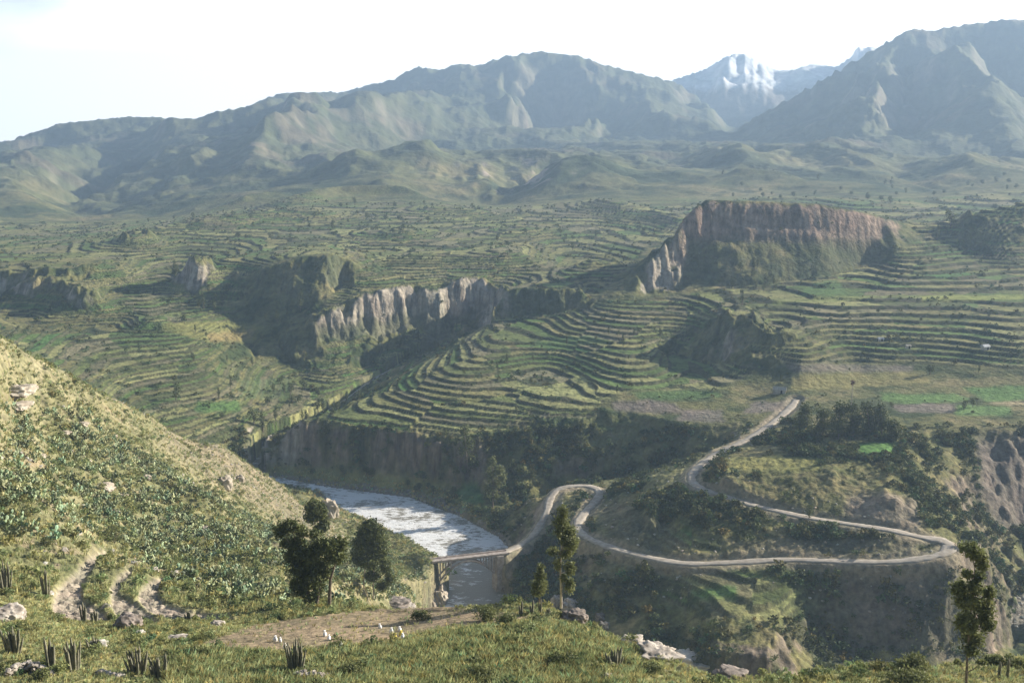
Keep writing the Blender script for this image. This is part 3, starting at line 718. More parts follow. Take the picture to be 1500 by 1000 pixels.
# the far slopes
mcol = c3(.10, .112, .06)
C = mixc(C, mcol, smooth(1600, 2300, D) * .7)
C = mixc(C, c3(.27, .20, .15), smooth(1700, 2300, D) * smooth(.2, .8, n1 + .35 * n2) * .4)
C = mixc(C, c3(.30, .25, .20), smooth(1500, 1700, D) * smooth(.75, 1.15, slb) * .45)
cany = smooth(660, 675, u_img) * (1 - smooth(860, 870, u_img)) * (D > 1600) * (D < 2600) * (v_img > 218) * (v_img < 300)
C = mixc(C, c3(.36, .30, .24), cany * smooth(.35, .7, slb + .3 * n2) * smooth(-.2, .3, n2))
snow = smooth(4700, 4900, D) * smooth(205, 240, zf + 22 * n2) 
C = mixc(C, c3(.25, .22, .20), smooth(4600, 4750, D))
C = mixc(C, c3(.85, .87, .90), snow)
# named patches of crops, bare ground and one sunlit crest, by place on the ground
def patch(pl, col, d0, d1, k=1.0, b=1.2):
    global C
    m = blur((inpoly(pl, u_img + 4 * n2, v_img + 1.5 * n2) & (D > d0) & (D < d1)).astype(float), b) * k * (1 - ck if col[1] > col[0] else 1)
    C = mixc(C, np.array(col), m)
G1 = (.10, .17, .055); G2 = (.19, .215, .07); B1 = (.21, .175, .145); Y1 = (.28, .25, .11)
patch([(925,572),(1000,571),(1055,575),(1060,582),(940,586)], G1, 450, 640, .7)
patch([(895,590),(950,585),(990,592),(1000,605),(960,605),(900,600)], B1, 440, 600, .9)
patch([(1000,600),(1060,600),(1060,618),(990,616)], B1, 440, 600, .9)
patch([(1105,588),(1160,588),(1150,602),(1085,606)], B1, 440, 600, .9)
patch([(1150,532),(1340,535),(1335,545),(1160,545)], B1, 440, 600, .7)
patch([(1160,548),(1340,545),(1370,560),(1160,572)], (.25,.22,.09), 440, 600, .9)
patch([(1290,576),(1400,577),(1425,585),(1350,592),(1295,588)], (.12,.20,.06), 440, 600)
patch([(1300,592),(1400,592),(1395,606),(1320,604)], B1, 440, 600, .9)
patch([(1410,568),(1560,563),(1560,586),(1445,588)], (.12,.20,.06), 440, 600)
patch([(1445,588),(1560,585),(1560,594),(1460,594)], (.33,.27,.16), 440, 600, .9)
patch([(1400,592),(1480,596),(1490,618),(1400,615)], (.13,.22,.07), 440, 600, .9)
patch([(1090,447),(1200,440),(1300,436),(1500,436),(1800,436),(1800,428),(1400,430),(1200,434)], G2, 550, 760, .9)
patch([(1350,433),(1500,430),(1500,438),(1350,440)], (.26,.28,.08), 550, 760, .9)
patch([(1185,418),(1225,405),(1240,428),(1170,432)], G1, 600, 800, .7)
patch([(780,500),(860,490),(900,500),(800,512)], (.10,.17,.055), 560, 700, .7)
patch([(240,472),(340,470),(385,478),(375,500),(300,498),(240,485)], (.20,.20,.07), 600, 740, .9)
patch([(300,488),(370,482),(370,498),(310,500)], (.26,.19,.09), 600, 740, .7)
patch([(290,588),(350,585),(352,600),(285,603)], G1, 450, 560)
patch([(350,556),(425,552),(425,582),(350,584)], (.085,.13,.055), 540, 640, .5)
patch([(385,680),(500,686),(620,698),(660,712),(620,722),(480,706),(385,700)], (.25,.24,.09), 430, 495, .95)
patch([(655,712),(700,705),(710,735),(680,740)], (.07,.14,.05), 400, 470, .95)
patch([(1060,668),(1200,672),(1200,690),(1065,690)], (.22,.21,.075), 330, 400, .95)
patch([(1255,650),(1310,648),(1308,664),(1262,665)], (.10,.20,.05), 350, 430, .95)
patch([(1010,860),(1075,855),(1080,872),(1020,875)], (.09,.19,.05), 250, 330, .8)
patch([(1240,728),(1300,722),(1345,735),(1350,775),(1290,770),(1235,755)], (.27,.215,.17), 310, 350, .9, 3)
patch([(1050,795),(1180,790),(1345,790),(1345,808),(1200,812),(1100,812)], (.22,.18,.14), 300, 335, .6, 3)
patch([(860,740),(900,725),(1010,790),(990,815),(900,795)], (.17,.145,.11), 325, 380, .5, 3)
patch([(1425,640),(1560,635),(1560,760),(1470,780),(1440,740)], (.17,.14,.12), 350, 430, .85, 4)
patch([(1260,870),(1330,850),(1340,960),(1240,960)], (.20,.165,.14), 270, 310, .7, 5)
patch([(240,612),(330,648),(440,728),(500,752),(490,775),(430,775),(330,715),(240,650)], (.22,.185,.13), 290, 420, .75, 5)
patch([(1210,835),(1390,825),(1420,960),(1190,960),(1180,900)], (.19,.155,.125), 270, 330, .55, 6)
patch([(850,800),(990,830),(1000,850),(900,900),(840,860)], (.17,.15,.10), 290, 345, .4, 5)
patch([(880,700),(1010,672),(1110,628),(1115,636),(1050,668),(1015,690),(1000,712),(960,705),(900,722)], (.23,.22,.10), 360, 440, .7, 2)  # ridge crest by the road paled, sunlight painted into the ground colour
# roadside earth
C = mixc(C, c3(.30, .25, .18), (1 - smooth(3, 6.5, droad)) * .8)
# wet banks and gravel bars beside the river
C = mixc(C, c3(.23, .205, .17), (zf < -163.2) * (D > 320) * (D < 480) * .85)
C = mixc(C, c3(.30, .27, .12), (zf > -163.4) * (zf < -161) * (D > 430) * (D < 470) * (n2 > 0) * .7)
C = np.clip(C, .01, .9)

VG = np.stack([X, D, zf], -1)
def sheet(name, r0, r1, mat):
    n = r1 - r0
    i = np.arange((n - 1) * (NC - 1)); a = (i // (NC - 1)) * NC + i % (NC - 1)
    Fq = np.stack([a, a + 1, a + NC + 1, a + NC], 1)
    return tag(mesh_np(name, VG[r0:r1].reshape(-1, 3), Fq, mat, C[r0:r1].reshape(-1, 3)), kind='structure')
rA = int(np.searchsorted(rows, 122)); rB = int(np.searchsorted(rows, 430)); rC_ = int(np.searchsorted(rows, 1700)); rD = int(np.searchsorted(rows, 4620))
g1, g2 = (.55,.55,.55), (1.45,1.45,1.4)
m_near = terrain_mat('meadow_earth', [(1.2, .3, .7, g1, g2), (.22, .35, .65, (.8,.85,.8), (1.2,1.15,1.15))], .25, 1.6)
m_mid = terrain_mat('hillside_earth', [(.45, .3, .7, g1, g2), (.09, .35, .65, (.8,.85,.8), (1.2,1.15,1.15))], .7, .6)
m_val = terrain_mat('valley_earth', [(.22, .3, .7, (.7,.7,.7), (1.3,1.3,1.3)), (.04, .35, .65, (.85,.9,.85), (1.15,1.1,1.1))], 1.5, .4)
m_mnt = terrain_mat('mountain_earth', [(.018, .3, .7, (.65,.65,.65), (1.35,1.35,1.3)), (.004, .35, .65, (.85,.9,.85), (1.15,1.1,1.1))], 14, .012)
sheet('meadow', 0, rA + 1, m_near)
sheet('canyon_slopes', rA, rB + 1, m_mid)
sheet('terraced_valley', rB, rC_ + 1, m_val)
sheet('mountains', rC_, rD + 1, m_mnt)
sheet('snowy_mountains', rD, NR, m_mnt)
# ground behind the viewer, a coarse apron joined to the first row
ap = []
for k, (sx, yy, zz) in enumerate([(1.75, 4, -3), (1.75, 0, -1.7), (1.75, -400, -1.7)]): pass
ex = np.array([[-6900,4,-3.2],[6900,4,-3.2],[6900,-.5,-1.7],[-6900,-.5,-1.7],[6900,-3000,30],[-6900,-3000,30]], float)
tag(mesh_np('ground_behind', ex, np.array([[0,3,2,1],[3,5,4,2]]), noise_mat('dry_grass_ground', (.10,.10,.045), (.2,.18,.09), .5)), kind='structure')

def zat(x, y):
    r = np.interp(np.log(y), lr, np.arange(NR)); c = np.interp(np.asarray(x) / np.asarray(y), cs, np.arange(NC))
    return bil(zf, np.asarray(r, float), np.asarray(c, float))
def ground(u, v, D_):
    s, d, _ = A(u, v, D_); x = s * d
    return Vector((x, d, float(zat(np.array([x]), np.array([d]))[0])))

# ------------------------------------------------------------------ road ribbon
rp = [Vector(p) for p in spline(roadw, 10)]
V_, F_, hw = [], [], 1.75
for i, p in enumerate(rp):
    t = (rp[min(i + 1, len(rp) - 1)] - rp[max(i - 1, 0)]); t.z = 0; t.normalize(); n = Vector((t.y, -t.x, 0))
    wv = hw * (1 + .14 * math.sin(i * .37) + .10 * math.sin(i * 1.13) + (.35 if 225 < i < 250 else 0))
    wv *= .72 + .28 * min(1, i / 70)
    for k in (-1, -.92, -.3, .3, .92, 1):
        V_.append(p + n * wv * k + Vector((0, 0, -.25 if abs(k) == 1 else .02 + .05 * (1 - abs(k)))))
for i in range(len(rp) - 1):
    for k in range(5): a = i * 6 + k; F_.append((a, a + 1, a + 7, a + 6))
tag(mesh_np('dirt_road', np.array([tuple(v) for v in V_]), np.array(F_), noise_mat('road_dirt', (.29,.25,.20), (.42,.37,.30), .6, bump=.05, detail=6)), kind='structure')

# ------------------------------------------------------------------ river
def water_mat():
    m, nt, b = new_mat('river_water', .18, .5)
    N = nt.nodes.new
    tc = N('ShaderNodeTexCoord'); mp = N('ShaderNodeMapping'); mp.inputs['Scale'].default_value = (.30, .75, 1); mp.inputs['Rotation'].default_value = (0, 0, R(25))
    nt.links.new(tc.outputs['Object'], mp.inputs['Vector'])
    nz = N('ShaderNodeTexNoise'); nz.inputs['Scale'].default_value = .8; nz.inputs['Detail'].default_value = 8; nz.inputs['Roughness'].default_value = .78
    nt.links.new(mp.outputs[0], nz.inputs['Vector'])
    at = N('ShaderNodeAttribute'); at.attribute_name = 'tint'
    ad = N('ShaderNodeMath'); ad.operation = 'ADD'; nt.links.new(nz.outputs['Fac'], ad.inputs[0]); nt.links.new(at.outputs['Fac'], ad.inputs[1])
    r = N('ShaderNodeValToRGB'); r.color_ramp.elements[0].position = .97; r.color_ramp.elements[1].position = 1.12
    r.color_ramp.elements[0].color = (.27,.25,.205,1); r.color_ramp.elements[1].color = (.82,.82,.80,1)
    nt.links.new(ad.outputs[0], r.inputs['Fac']); nt.links.new(r.outputs['Color'], b.inputs['Base Color'])
    rr = N('ShaderNodeMapRange'); rr.inputs['From Min'].default_value = .9; rr.inputs['From Max'].default_value = 1.1; rr.inputs['To Min'].default_value = .3; rr.inputs['To Max'].default_value = .7
    nt.links.new(ad.outputs[0], rr.inputs['Value']); nt.links.new(rr.outputs[0], b.inputs['Roughness'])
    bp = N('ShaderNodeBump'); bp.inputs['Distance'].default_value = 1.0; nt.links.new(nz.outputs['Fac'], bp.inputs['Height']); nt.links.new(bp.outputs[0], b.inputs['Normal'])
    return m
wl_, wr_ = [Vector(v) for v in spline(lbw, 10)], [Vector(v) for v in spline(rb, 10)]
wl_ += [Vector((x - 18, y, z_)) for x, y, z_ in tail[1:]]; wr_ += [Vector((x + 18, y, z_)) for x, y, z_ in tail[1:]]
V_, Cw, F_ = [], [], []
for i, (a, b) in enumerate(zip(wl_, wr_)):
    d = (b - a); a2 = a - d.normalized() * 6; b2 = b + d.normalized() * 6
    for k in range(25):
        p = a2.lerp(b2, k / 24)
        ch = (p.y - 384) / 70
        foam = (.62 if p.y > 372 else .30) * (1 if p.y > 372 else 1) 
        foam = .39 + .13 * float(smooth(366, 392, p.y)) + .06 * float(perlin(np.array([p.x / 14]), np.array([p.y / 9]))[0]) * 2
        V_.append((p.x, p.y, -164.75 + (.18 * math.sin(p.x * .9 + p.y * .5) * math.sin(p.y * 1.3 - p.x * .3) if p.y > 372 else .02 * math.sin(p.x + p.y)))); Cw.append((foam,) * 3)
for i in range(len(wl_) - 1):
    for k in range(24): q_ = i * 25 + k; F_.append((q_, q_ + 1, q_ + 26, q_ + 25))
m_w = water_mat()
river = tag(mesh_np('river', np.array(V_), np.array(F_), m_w, np.array(Cw)), kind='structure')
V_, Cw, F_ = [], [], []
hs = [Vector(p) for p in spline(head, 4)]
for i, p in enumerate(hs):
    t = (hs[min(i + 1, len(hs) - 1)] - hs[max(i - 1, 0)]); t.z = 0; t.normalize(); n = Vector((t.y, -t.x, 0))
    for k in (-2.2, -.8, .8, 2.2): q_ = p + n * k * (1 + .4 * math.sin(i * 1.3)); V_.append((q_.x, q_.y, p.z)); Cw.append((.42,) * 3)
for i in range(len(hs) - 1):
    for k in range(3): a = i * 4 + k; F_.append((a, a + 1, a + 5, a + 4))
tag(mesh_np('upper_river', np.array(V_), np.array(F_), m_w, np.array(Cw)), kind='structure')
# ------------------------------------------------------------------ placing helpers
tgrid = zf / D
cmx = np.maximum.accumulate(tgrid, 0)
VIS = blur((tgrid >= cmx - .0015).astype(float), 2) > .15
INV = VIS & (np.abs(S) < .60) & (D > 60) & (D < 1700)
def hit(u, v, dmin=5.0):
    t = tanv(v); s = sof(u, t); c = int(round(float(np.interp(s, cs, np.arange(NC)))))
    r0 = int(np.searchsorted(rows, dmin))
    k = np.argmax(zf[r0:, c] >= -t * rows[r0:]) + r0
    d = rows[k]
    if k > r0:
        a = zf[k - 1, c] + t * rows[k - 1]; b = zf[k, c] + t * rows[k]
        d = rows[k - 1] + (rows[k] - rows[k - 1]) * (0 - a) / (b - a + 1e-9)
    return Vector((s * d, d, float(zat(np.array([s * d]), np.array([d]))[0])))
AREA = D * dcs * D * dlr
def scatter(mask, n, power=1.0):
    w = (AREA * mask * INV).ravel(); cw = np.cumsum(w)
    if cw[-1] <= 0: print('empty mask'); return np.zeros((0, 3)), np.zeros(0, int)
    i = np.searchsorted(cw, rng.random(n) * cw[-1]); r, c = i // NC, i % NC
    rr = np.clip(r + rng.random(n) - .5, 0, NR - 2); cc = np.clip(c + rng.random(n) - .5, 0, NC - 2)
    y = np.exp(np.interp(rr, np.arange(NR), lr)); x = np.interp(cc, np.arange(NC), cs) * y
    return np.stack([x, y, bil(zf, rr, cc)], 1), i
def inst(name, temps, pos, scale, tint, mat, kind='stuff', zs=None, smooth_=False):
    """merge many copies of small templates into one ground-cover mesh"""
    n = len(pos); rz = rng.random(n) * 6.283; ti = rng.integers(0, len(temps), n)
    Vs, Fs, Cs, off = [], [], [], 0
    for k, (tv, tf, tcol) in enumerate(temps):
        m = np.where(ti == k)[0]
        if not len(m): continue
        c, s = np.cos(rz[m]), np.sin(rz[m])
        v = tv[None] * scale[m][:, None, None]
        if zs is not None: v[..., 2] *= zs[m][:, None]
        x = v[..., 0] * c[:, None] - v[..., 1] * s[:, None]; y = v[..., 0] * s[:, None] + v[..., 1] * c[:, None]
        w = np.stack([x, y, v[..., 2]], -1) + pos[m][:, None]
        Vs.append(w.reshape(-1, 3)); Fs.append((tf[None] + (np.arange(len(m)) * len(tv))[:, None, None]).reshape(-1, tf.shape[1]) + off)
        Cs.append((tcol[None] * tint[m][:, None]).reshape(-1, 3)); off += len(m) * len(tv)
    o = mesh_np(name, np.concatenate(Vs), np.concatenate(Fs), mat, np.concatenate(Cs), smooth_)
    if kind: tag(o, kind=kind)
    return o
def leafcloud(blobs, n, size, g=None, jit=.12, shell=.55):
    """leaf quads spread through a set of ellipsoids; returns verts, quads, colours"""
    g = g or rng
    vol = np.array([b[3] * b[4] * b[5] for b in blobs]) ** .8; bi = g.choice(len(blobs), n, p=vol / vol.sum())
    B = np.array(blobs)[bi]
    d = g.normal(size=(n, 3)); d /= np.linalg.norm(d, axis=1)[:, None]
    r = (shell + (1 - shell) * g.random(n)) ** .8 * (1 + jit * g.normal(size=n))
    c = B[:, :3] + d * r[:, None] * B[:, 3:6]
    nrm = d * .6 + g.normal(size=(n, 3)) * .8; nrm /= np.linalg.norm(nrm, axis=1)[:, None]
    a = np.cross(nrm, g.normal(size=(n, 3))); a /= np.linalg.norm(a, axis=1)[:, None]; b = np.cross(nrm, a)
    sz = size * (.6 + .8 * g.random(n))[:, None]
    V = np.stack([c - a * sz, c - b * sz * .45, c + a * sz, c + b * sz * .45], 1).reshape(-1, 3)
    Fq = np.arange(n * 4).reshape(-1, 4)
    sh = (.75 + .5 * g.random(n))
    return V, Fq, np.repeat(np.stack([sh, sh, sh * .95], 1), 4, 0)
def tube(pts, rad, k=6):
    V, Fq = [], []
    pts = [Vector(p) for p in pts]
    for i, p in enumerate(pts):
        t = (pts[min(i + 1, len(pts) - 1)] - pts[max(i - 1, 0)]).normalized()
        a = t.orthogonal().normalized(); b = t.cross(a)
        for j in range(k):
            an = 6.2832 * j / k; V.append(tuple(p + (a * math.cos(an) + b * math.sin(an)) * rad[i]))
    for i in range(len(pts) - 1):
        for j in range(k): Fq.append((i * k + j, i * k + (j + 1) % k, (i + 1) * k + (j + 1) % k, (i + 1) * k + j))
    n0 = len(V); V.append(tuple(pts[-1])); 
    for j in range(k): Fq.append(((len(pts) - 1) * k + j, (len(pts) - 1) * k + (j + 1) % k, n0, n0))
    return np.array(V), np.array(Fq)
def merge(parts):
    V, Fq, o = [], [], 0
    for v, f in parts: V.append(v); Fq.append(np.asarray(f) + o); o += len(v)
    return np.concatenate(V), np.concatenate(Fq)
def fixtri(o):
    """drop repeated corners left by the merged quads"""
    import bmesh
    bm = bmesh.new(); bm.from_mesh(o.data); bmesh.ops.remove_doubles(bm, verts=bm.verts, dist=1e-5); bm.to_mesh(o.data); bm.free()
def empty(name, loc, label=None, cat=None, group=None):
    o = bpy.data.objects.new(name, None); o.location = loc; o.empty_display_size = .5; COL.objects.link(o)
    return tag(o, label, cat, group)
def copy_tree(root, loc, rz=0, sc=1.0, label=None, group=None):
    r = root.copy(); COL.objects.link(r); r.location = loc; r.rotation_euler = (0, 0, rz); r.scale = (sc,) * 3
    if label: r['label'] = label
    if group: r['group'] = group
    for ch in [o for o in COL.objects if o.parent == root]:
        c = ch.copy(); COL.objects.link(c); c.parent = r
    return r

# ------------------------------------------------------------------ plant materials
m_leaf = noise_mat('leaf', (.055,.070,.020), (.13,.145,.045), .9, .65, attr=True, transl=.25, spec=.3)
m_leaf_l = noise_mat('leaf_bright', (.10,.12,.045), (.21,.22,.09), .9, .65, attr=True, transl=.35, spec=.3)
m_leaf_d = noise_mat('leaf_far', (.06,.075,.03), (.12,.135,.05), .2, .8, attr=True, transl=.15)
m_bark = noise_mat('bark', (.09,.07,.05), (.22,.18,.14), 4, .95, bump=.03)
m_bark_p = noise_mat('pale_bark', (.25,.21,.17), (.42,.37,.30), 3, .9, bump=.02)
m_grass = noise_mat('grass_blade', (.25,.24,.12), (.41,.385,.22), .35, .85, attr=True, transl=.3)
m_maize = noise_mat('maize_leaf', (.19,.21,.09), (.36,.37,.19), .5, .7, attr=True, transl=.35)
m_pear = noise_mat('cactus_pad', (.11,.14,.07), (.23,.26,.14), .5, .6, attr=True, spec=.35)
m_cactus = noise_mat('column_cactus', (.11,.115,.075), (.24,.22,.16), 2.5, .8, bump=.03)
m_stone = noise_mat('field_stone', (.20,.17,.14), (.46,.41,.35), 1.1, .92, bump=.08, bscale=2.5)
m_stone_w = noise_mat('white_stone', (.40,.36,.30), (.60,.55,.48), .9, .92, bump=.08, bscale=2.5)
m_stone_d = noise_mat('dark_stone', (.10,.085,.07), (.28,.235,.20), 1.0, .92, bump=.08, bscale=2.2)
m_far_stone = noise_mat('pale_rock', (.30,.25,.19), (.50,.44,.35), .3, .92, bump=.4, bscale=.6)

# ------------------------------------------------------------------ trees with a crown of leaves over limbs
def blob_tree(name, base, blobs, dist, label, cat, leaf, nleaf, lsize, bark, trunks, group=None, trad=.16):
    """blobs (u, v, ru, rv) seen at a distance; trunks are lists of (u, v)"""
    root = empty(name, base, label, cat, group)
    k = dist * 1.03 / F
    wb = []
    g = np.random.default_rng(int(abs(base.x * 13 + base.y * 7)))
    for (u, v, ru, rv) in blobs:
        c = PT(u, v, dist + (g.random() - .5) * ru * k * 1.2) - base
        wb.append((c.x, c.y, c.z, ru * k, ru * k * .95, rv * k))
    V, Fq, Ct = leafcloud(wb, nleaf, lsize, g, shell=.2, jit=.2)
    mesh_np('crown', V, Fq, leaf, Ct, False, root)
    parts = []
    for tr in trunks:
        pts = [PT(u, v, dist) - base for u, v in tr]
        pts[0].z = min(pts[0].z, -.25) if abs(pts[0].z) < 3 else pts[0].z
        n = len(pts); parts.append(tube(pts, [trad * (1.15 - .85 * i / (n - 1)) for i in range(n)], 8))
        top = pts[-1]
    limb_from = [PT(u, v, dist) - base for tr in trunks for u, v in tr[1:]]
    for b in wb:
        c = Vector(b[:3]); a = min(limb_from, key=lambda p: (p - c).length + (5 if p.z > c.z else 0))
        m_ = a.lerp(c, .5) + Vector((0, 0, -.08 * (c - a).length))
        parts.append(tube([a, m_, c], [trad * .5, trad * .3, trad * .1], 5))
    tv, tf = merge(parts)
    t = mesh_np('trunk', tv, tf, bark, None, True, root); fixtri(t)
    return root

b_ = hit(480, 889); 
blob_tree('pepper_tree', b_, [(412,776,14,13),(427,770,15,12),(440,778,12,10),(462,782,12,9),(470,800,14,12),(425,815,12,12),(450,845,18,14),(474,838,12,14),(430,797,18,14),(452,810,24,15),(480,799,21,14),(497,797,14,12),(492,814,18,13),(439,832,18,20),(457,846,16,22),
  (443,862,14,14),(466,858,12,17),(456,876,12,8),(432,857,10,12),(470,828,16,14),(416,795,8,8)], b_.y, 'broad dark many-limbed tree, the largest of the foreground trees, beside the bare field', 'tree', m_leaf, 15000, .20, m_bark,
  [[(482,890),(483,868),(484,848),(489,832),(492,815)],[(457,889),(452,868),(448,845),(440,815)],[(462,889),(468,860),(470,830)]], trad=.22)
b_ = hit(462, 868)
blob_tree('pepper_tree', b_, [(461,743,14,11),(458,756,12,10),(470,750,10,12),(475,769,8,12),(466,775,8,8)], b_.y, 'narrow tree crown rising just behind the broad dark tree on the hillside', 'tree', m_leaf, 6000, .32, m_bark,
  [[(463,868),(464,830),(466,790),(465,760)]], trad=.2)
b_ = hit(540, 874)
blob_tree('pepper_tree', b_, [(542,767,14,9),(549,778,16,12),(535,781,14,13),(528,796,14,14),(546,801,20,16),(560,806,10,14),(524,817,12,12),(542,823,16,10),(564,828,10,12),(571,846,8,13),(546,842,14,9),
  (560,858,10,8),(555,790,14,10)], b_.y, 'upright dark tree with two pale stems, right of the broad dark tree', 'tree', m_leaf, 16000, .32, m_bark_p,
  [[(533,874),(533,850),(535,825),(538,790)],[(547,875),(547,850),(548,820),(546,785)]], trad=.16)
def gp(u, D_): return ground(u, 885, D_)
b_ = gp(822, 104)
blob_tree('eucalyptus_tree', b_, [(825,750,8,12),(822,766,12,13),(832,778,13,10),(836,795,12,14),(810,807,9,7),(830,811,10,8),(835,832,9,12),(817,826,7,10),(835,857,8,13),(826,846,6,8),(828,790,9,10),(820,780,8,8)], 104,
  'tall slender eucalyptus with pale trunk beside the rocks at the cliff edge', 'tree', m_leaf_l, 8500, .15, m_bark_p, [[(822,890),(822,870),(821,840),(821,812),(824,785),(825,752)]], trad=.13)
b_ = gp(790, 104)
blob_tree('eucalyptus_tree', b_, [(792,832,6,8),(791,844,10,8),(790,857,13,9),(788,867,12,6)], 104, 'short cone shaped young eucalyptus left of the tall one at the cliff edge', 'tree', m_leaf_l, 3200, .14, m_bark,
  [[(790,884),(790,868),(791,850),(792,830)]], trad=.09)
b_ = hit(1416, 1012)
blob_tree('broadleaf_tree', b_, [(1422,803,16,9),(1431,812,14,10),(1438,826,10,12),(1416,840,8,8),(1405,861,14,13),(1429,859,12,13),(1449,868,10,13),(1416,880,18,14),(1442,890,16,15),(1416,911,18,17),(1445,912,13,14),
  (1425,934,18,12),(1422,952,13,8),(1403,969,6,4),(1438,969,8,4),(1434,843,10,8)], b_.y, 'young leafy tree with one thin straight trunk at the right edge of the foreground', 'tree', m_leaf_l, 12500, .125, m_bark,
  [[(1415,1015),(1416,985),(1417,955),(1420,920),(1424,880),(1428,830)]], trad=.09)
for (bu, bv, bl, lab, lf, n_) in [
  (722, 744, [(722,675,7,8),(720,695,10,12),(732,688,8,8),(737,700,7,10),(717,715,8,12),(725,725,7,10),(740,728,5,7),(727,708,9,10)], 'tall light green eucalyptus standing alone on the bank beyond the river', m_leaf_l, 2600),
  (686, 697, [(680,630,10,10),(685,650,12,14),(692,675,12,13),(677,660,8,10)], 'dark tree against the shaded canyon wall, left of the tall river bank eucalyptus', m_leaf, 1600),
  (1182, 630, [(1180,600,11,12),(1178,618,14,12)], 'round dark tree at the left end of the grove above the road', m_leaf, 1500),
  (1205, 640, [(1206,607,13,12),(1204,624,15,12)], 'squat dark tree in the grove above the road, second from its left end', m_leaf, 1500),
  (1228, 642, [(1230,600,10,14),(1226,622,14,14)], 'dark bushy tree in the middle of the grove above the road', m_leaf, 1500),
  (1250, 640, [(1246,598,14,11),(1254,614,16,14),(1250,628,14,10)], 'tall grey green tree in the grove below the thin pole', m_leaf_d, 1700),
  (1275, 638, [(1270,598,13,12),(1279,612,16,14),(1274,626,15,10)], 'tallest grey green tree of the grove, right of the middle', m_leaf_d, 1700),
  (1292, 640, [(1290,602,11,12),(1294,620,13,13)], 'rounded grey green tree near the right end of the grove', m_leaf_d, 1200),
  (1310, 645, [(1308,622,12,9),(1312,634,12,9)], 'low dark round tree at the right end of the grove above the road', m_leaf, 1200)]:
    b_ = hit(bu, bv); tu, tv_ = bl[0][0], bl[0][1]
    blob_tree('tree' if bu > 1000 else 'eucalyptus_tree', b_, bl, b_.y, lab, 'tree', lf, n_, .5, m_bark, [[(bu, bv + 1), ((bu + tu) / 2, (bv + tv_) / 2), (tu, tv_ - 2)]], group='grove above the road' if bu > 1000 else None, trad=.3)

# ------------------------------------------------------------------ small templates
def template_shrub(n=44, size=.17, h=.75):
    out = []
    for k in range(5):
        bl = [(0, 0, h * .45, .5, .5, h * .5)] + [(rng.normal() * .22, rng.normal() * .22, h * (.3 + .35 * rng.random()), .28, .28, h * .3) for _ in range(3)]
        v, f, c = leafcloud(bl, n, size, shell=.4); v[:, 2] = np.maximum(v[:, 2], -.05); out.append((v, f, c))
    return out
SH = template_shrub(); SHB = template_shrub(110, .12, .8)
def pad(c, up, side, w, h, t=.10, k=7):
    """one flat oval cactus pad"""
    nrm = up.cross(side).normalized(); V = []
    for j in range(k):
        an = 6.2832 * j / k; V.append(c + up * (h * .5 * (1 + math.sin(an))) + side * (w * .5 * math.cos(an)))
    m_ = c + up * h * .5; V += [m_ + nrm * w * t * 2, m_ - nrm * w * t * 2]
    Fq = []
    for j in range(k): Fq += [(j, (j + 1) % k, k), ((j + 1) % k, j, k + 1)]
    return np.array([tuple(v) for v in V]), np.array(Fq)
def template_pear(n=14):
    out = []
    for q in range(5):
        parts = []; tips = [(Vector((rng.normal() * .12, rng.normal() * .12, -.03)), Vector((rng.normal() * .3, rng.normal() * .3, 1)).normalized()) for _ in range(4)]
        while len(parts) < n:
            c, up = tips.pop(0)
            side = up.cross(Vector((rng.normal(), rng.normal(), rng.normal() * .3))).normalized(); w = .24 + .08 * rng.random(); h = w * 1.35
            parts.append(pad(c, up, side, w, h))
            for s_ in ((-1, 1) if rng.random() < .75 else (1,)):
                up2 = (up + side * s_ * (.5 + .5 * rng.random()) + Vector((rng.normal() * .35, rng.normal() * .35, .25))).normalized(); tips.append((c + up * h * .9 + side * s_ * w * .25, up2))
        v, f = merge(parts); sh = np.repeat(.8 + .45 * rng.random(n), len(v) // n); out.append((v, f, np.stack([sh, sh, sh], 1)))
    return out
PEAR = template_pear()
def template_tuft(n=9, h=.55, w=.03, spread=.16):
    out = []
    for q in range(4):
        V, Fq, Cc = [], [], []
        for i in range(n):
            a = rng.random() * 6.28; r = spread * rng.random(); b = Vector((math.cos(a) * r, math.sin(a) * r, 0)); l = h * (.6 + .6 * rng.random()); le = Vector((math.cos(a), math.sin(a), 0)) * l * (.2 + .5 * rng.random())
            sd = Vector((-math.sin(a + 1), math.cos(a + 1), 0)) * w; j = len(V)
            V += [b - sd, b + sd, b + le * .4 + Vector((0, 0, l * .6)) + sd * .7, b + le + Vector((0, 0, l))]; Fq.append((j, j + 1, j + 2, j + 3)); c = .7 + .6 * rng.random(); Cc += [(c, c, c * .9)] * 4
        out.append((np.array([tuple(v) for v in V]), np.array(Fq), np.array(Cc)))
    return out
TUFT = template_tuft(9, .38, .028, .2); MAIZE = template_tuft(12, 1.25, .055, .12)
def tints(n, a=.75, b=1.25, warm=.15):
    t = a + (b - a) * rng.random(n); w_ = warm * rng.normal(size=n); return np.stack([t * (1 + w_), t, t * (1 - w_ * .5)], 1).clip(.3, 2.2)

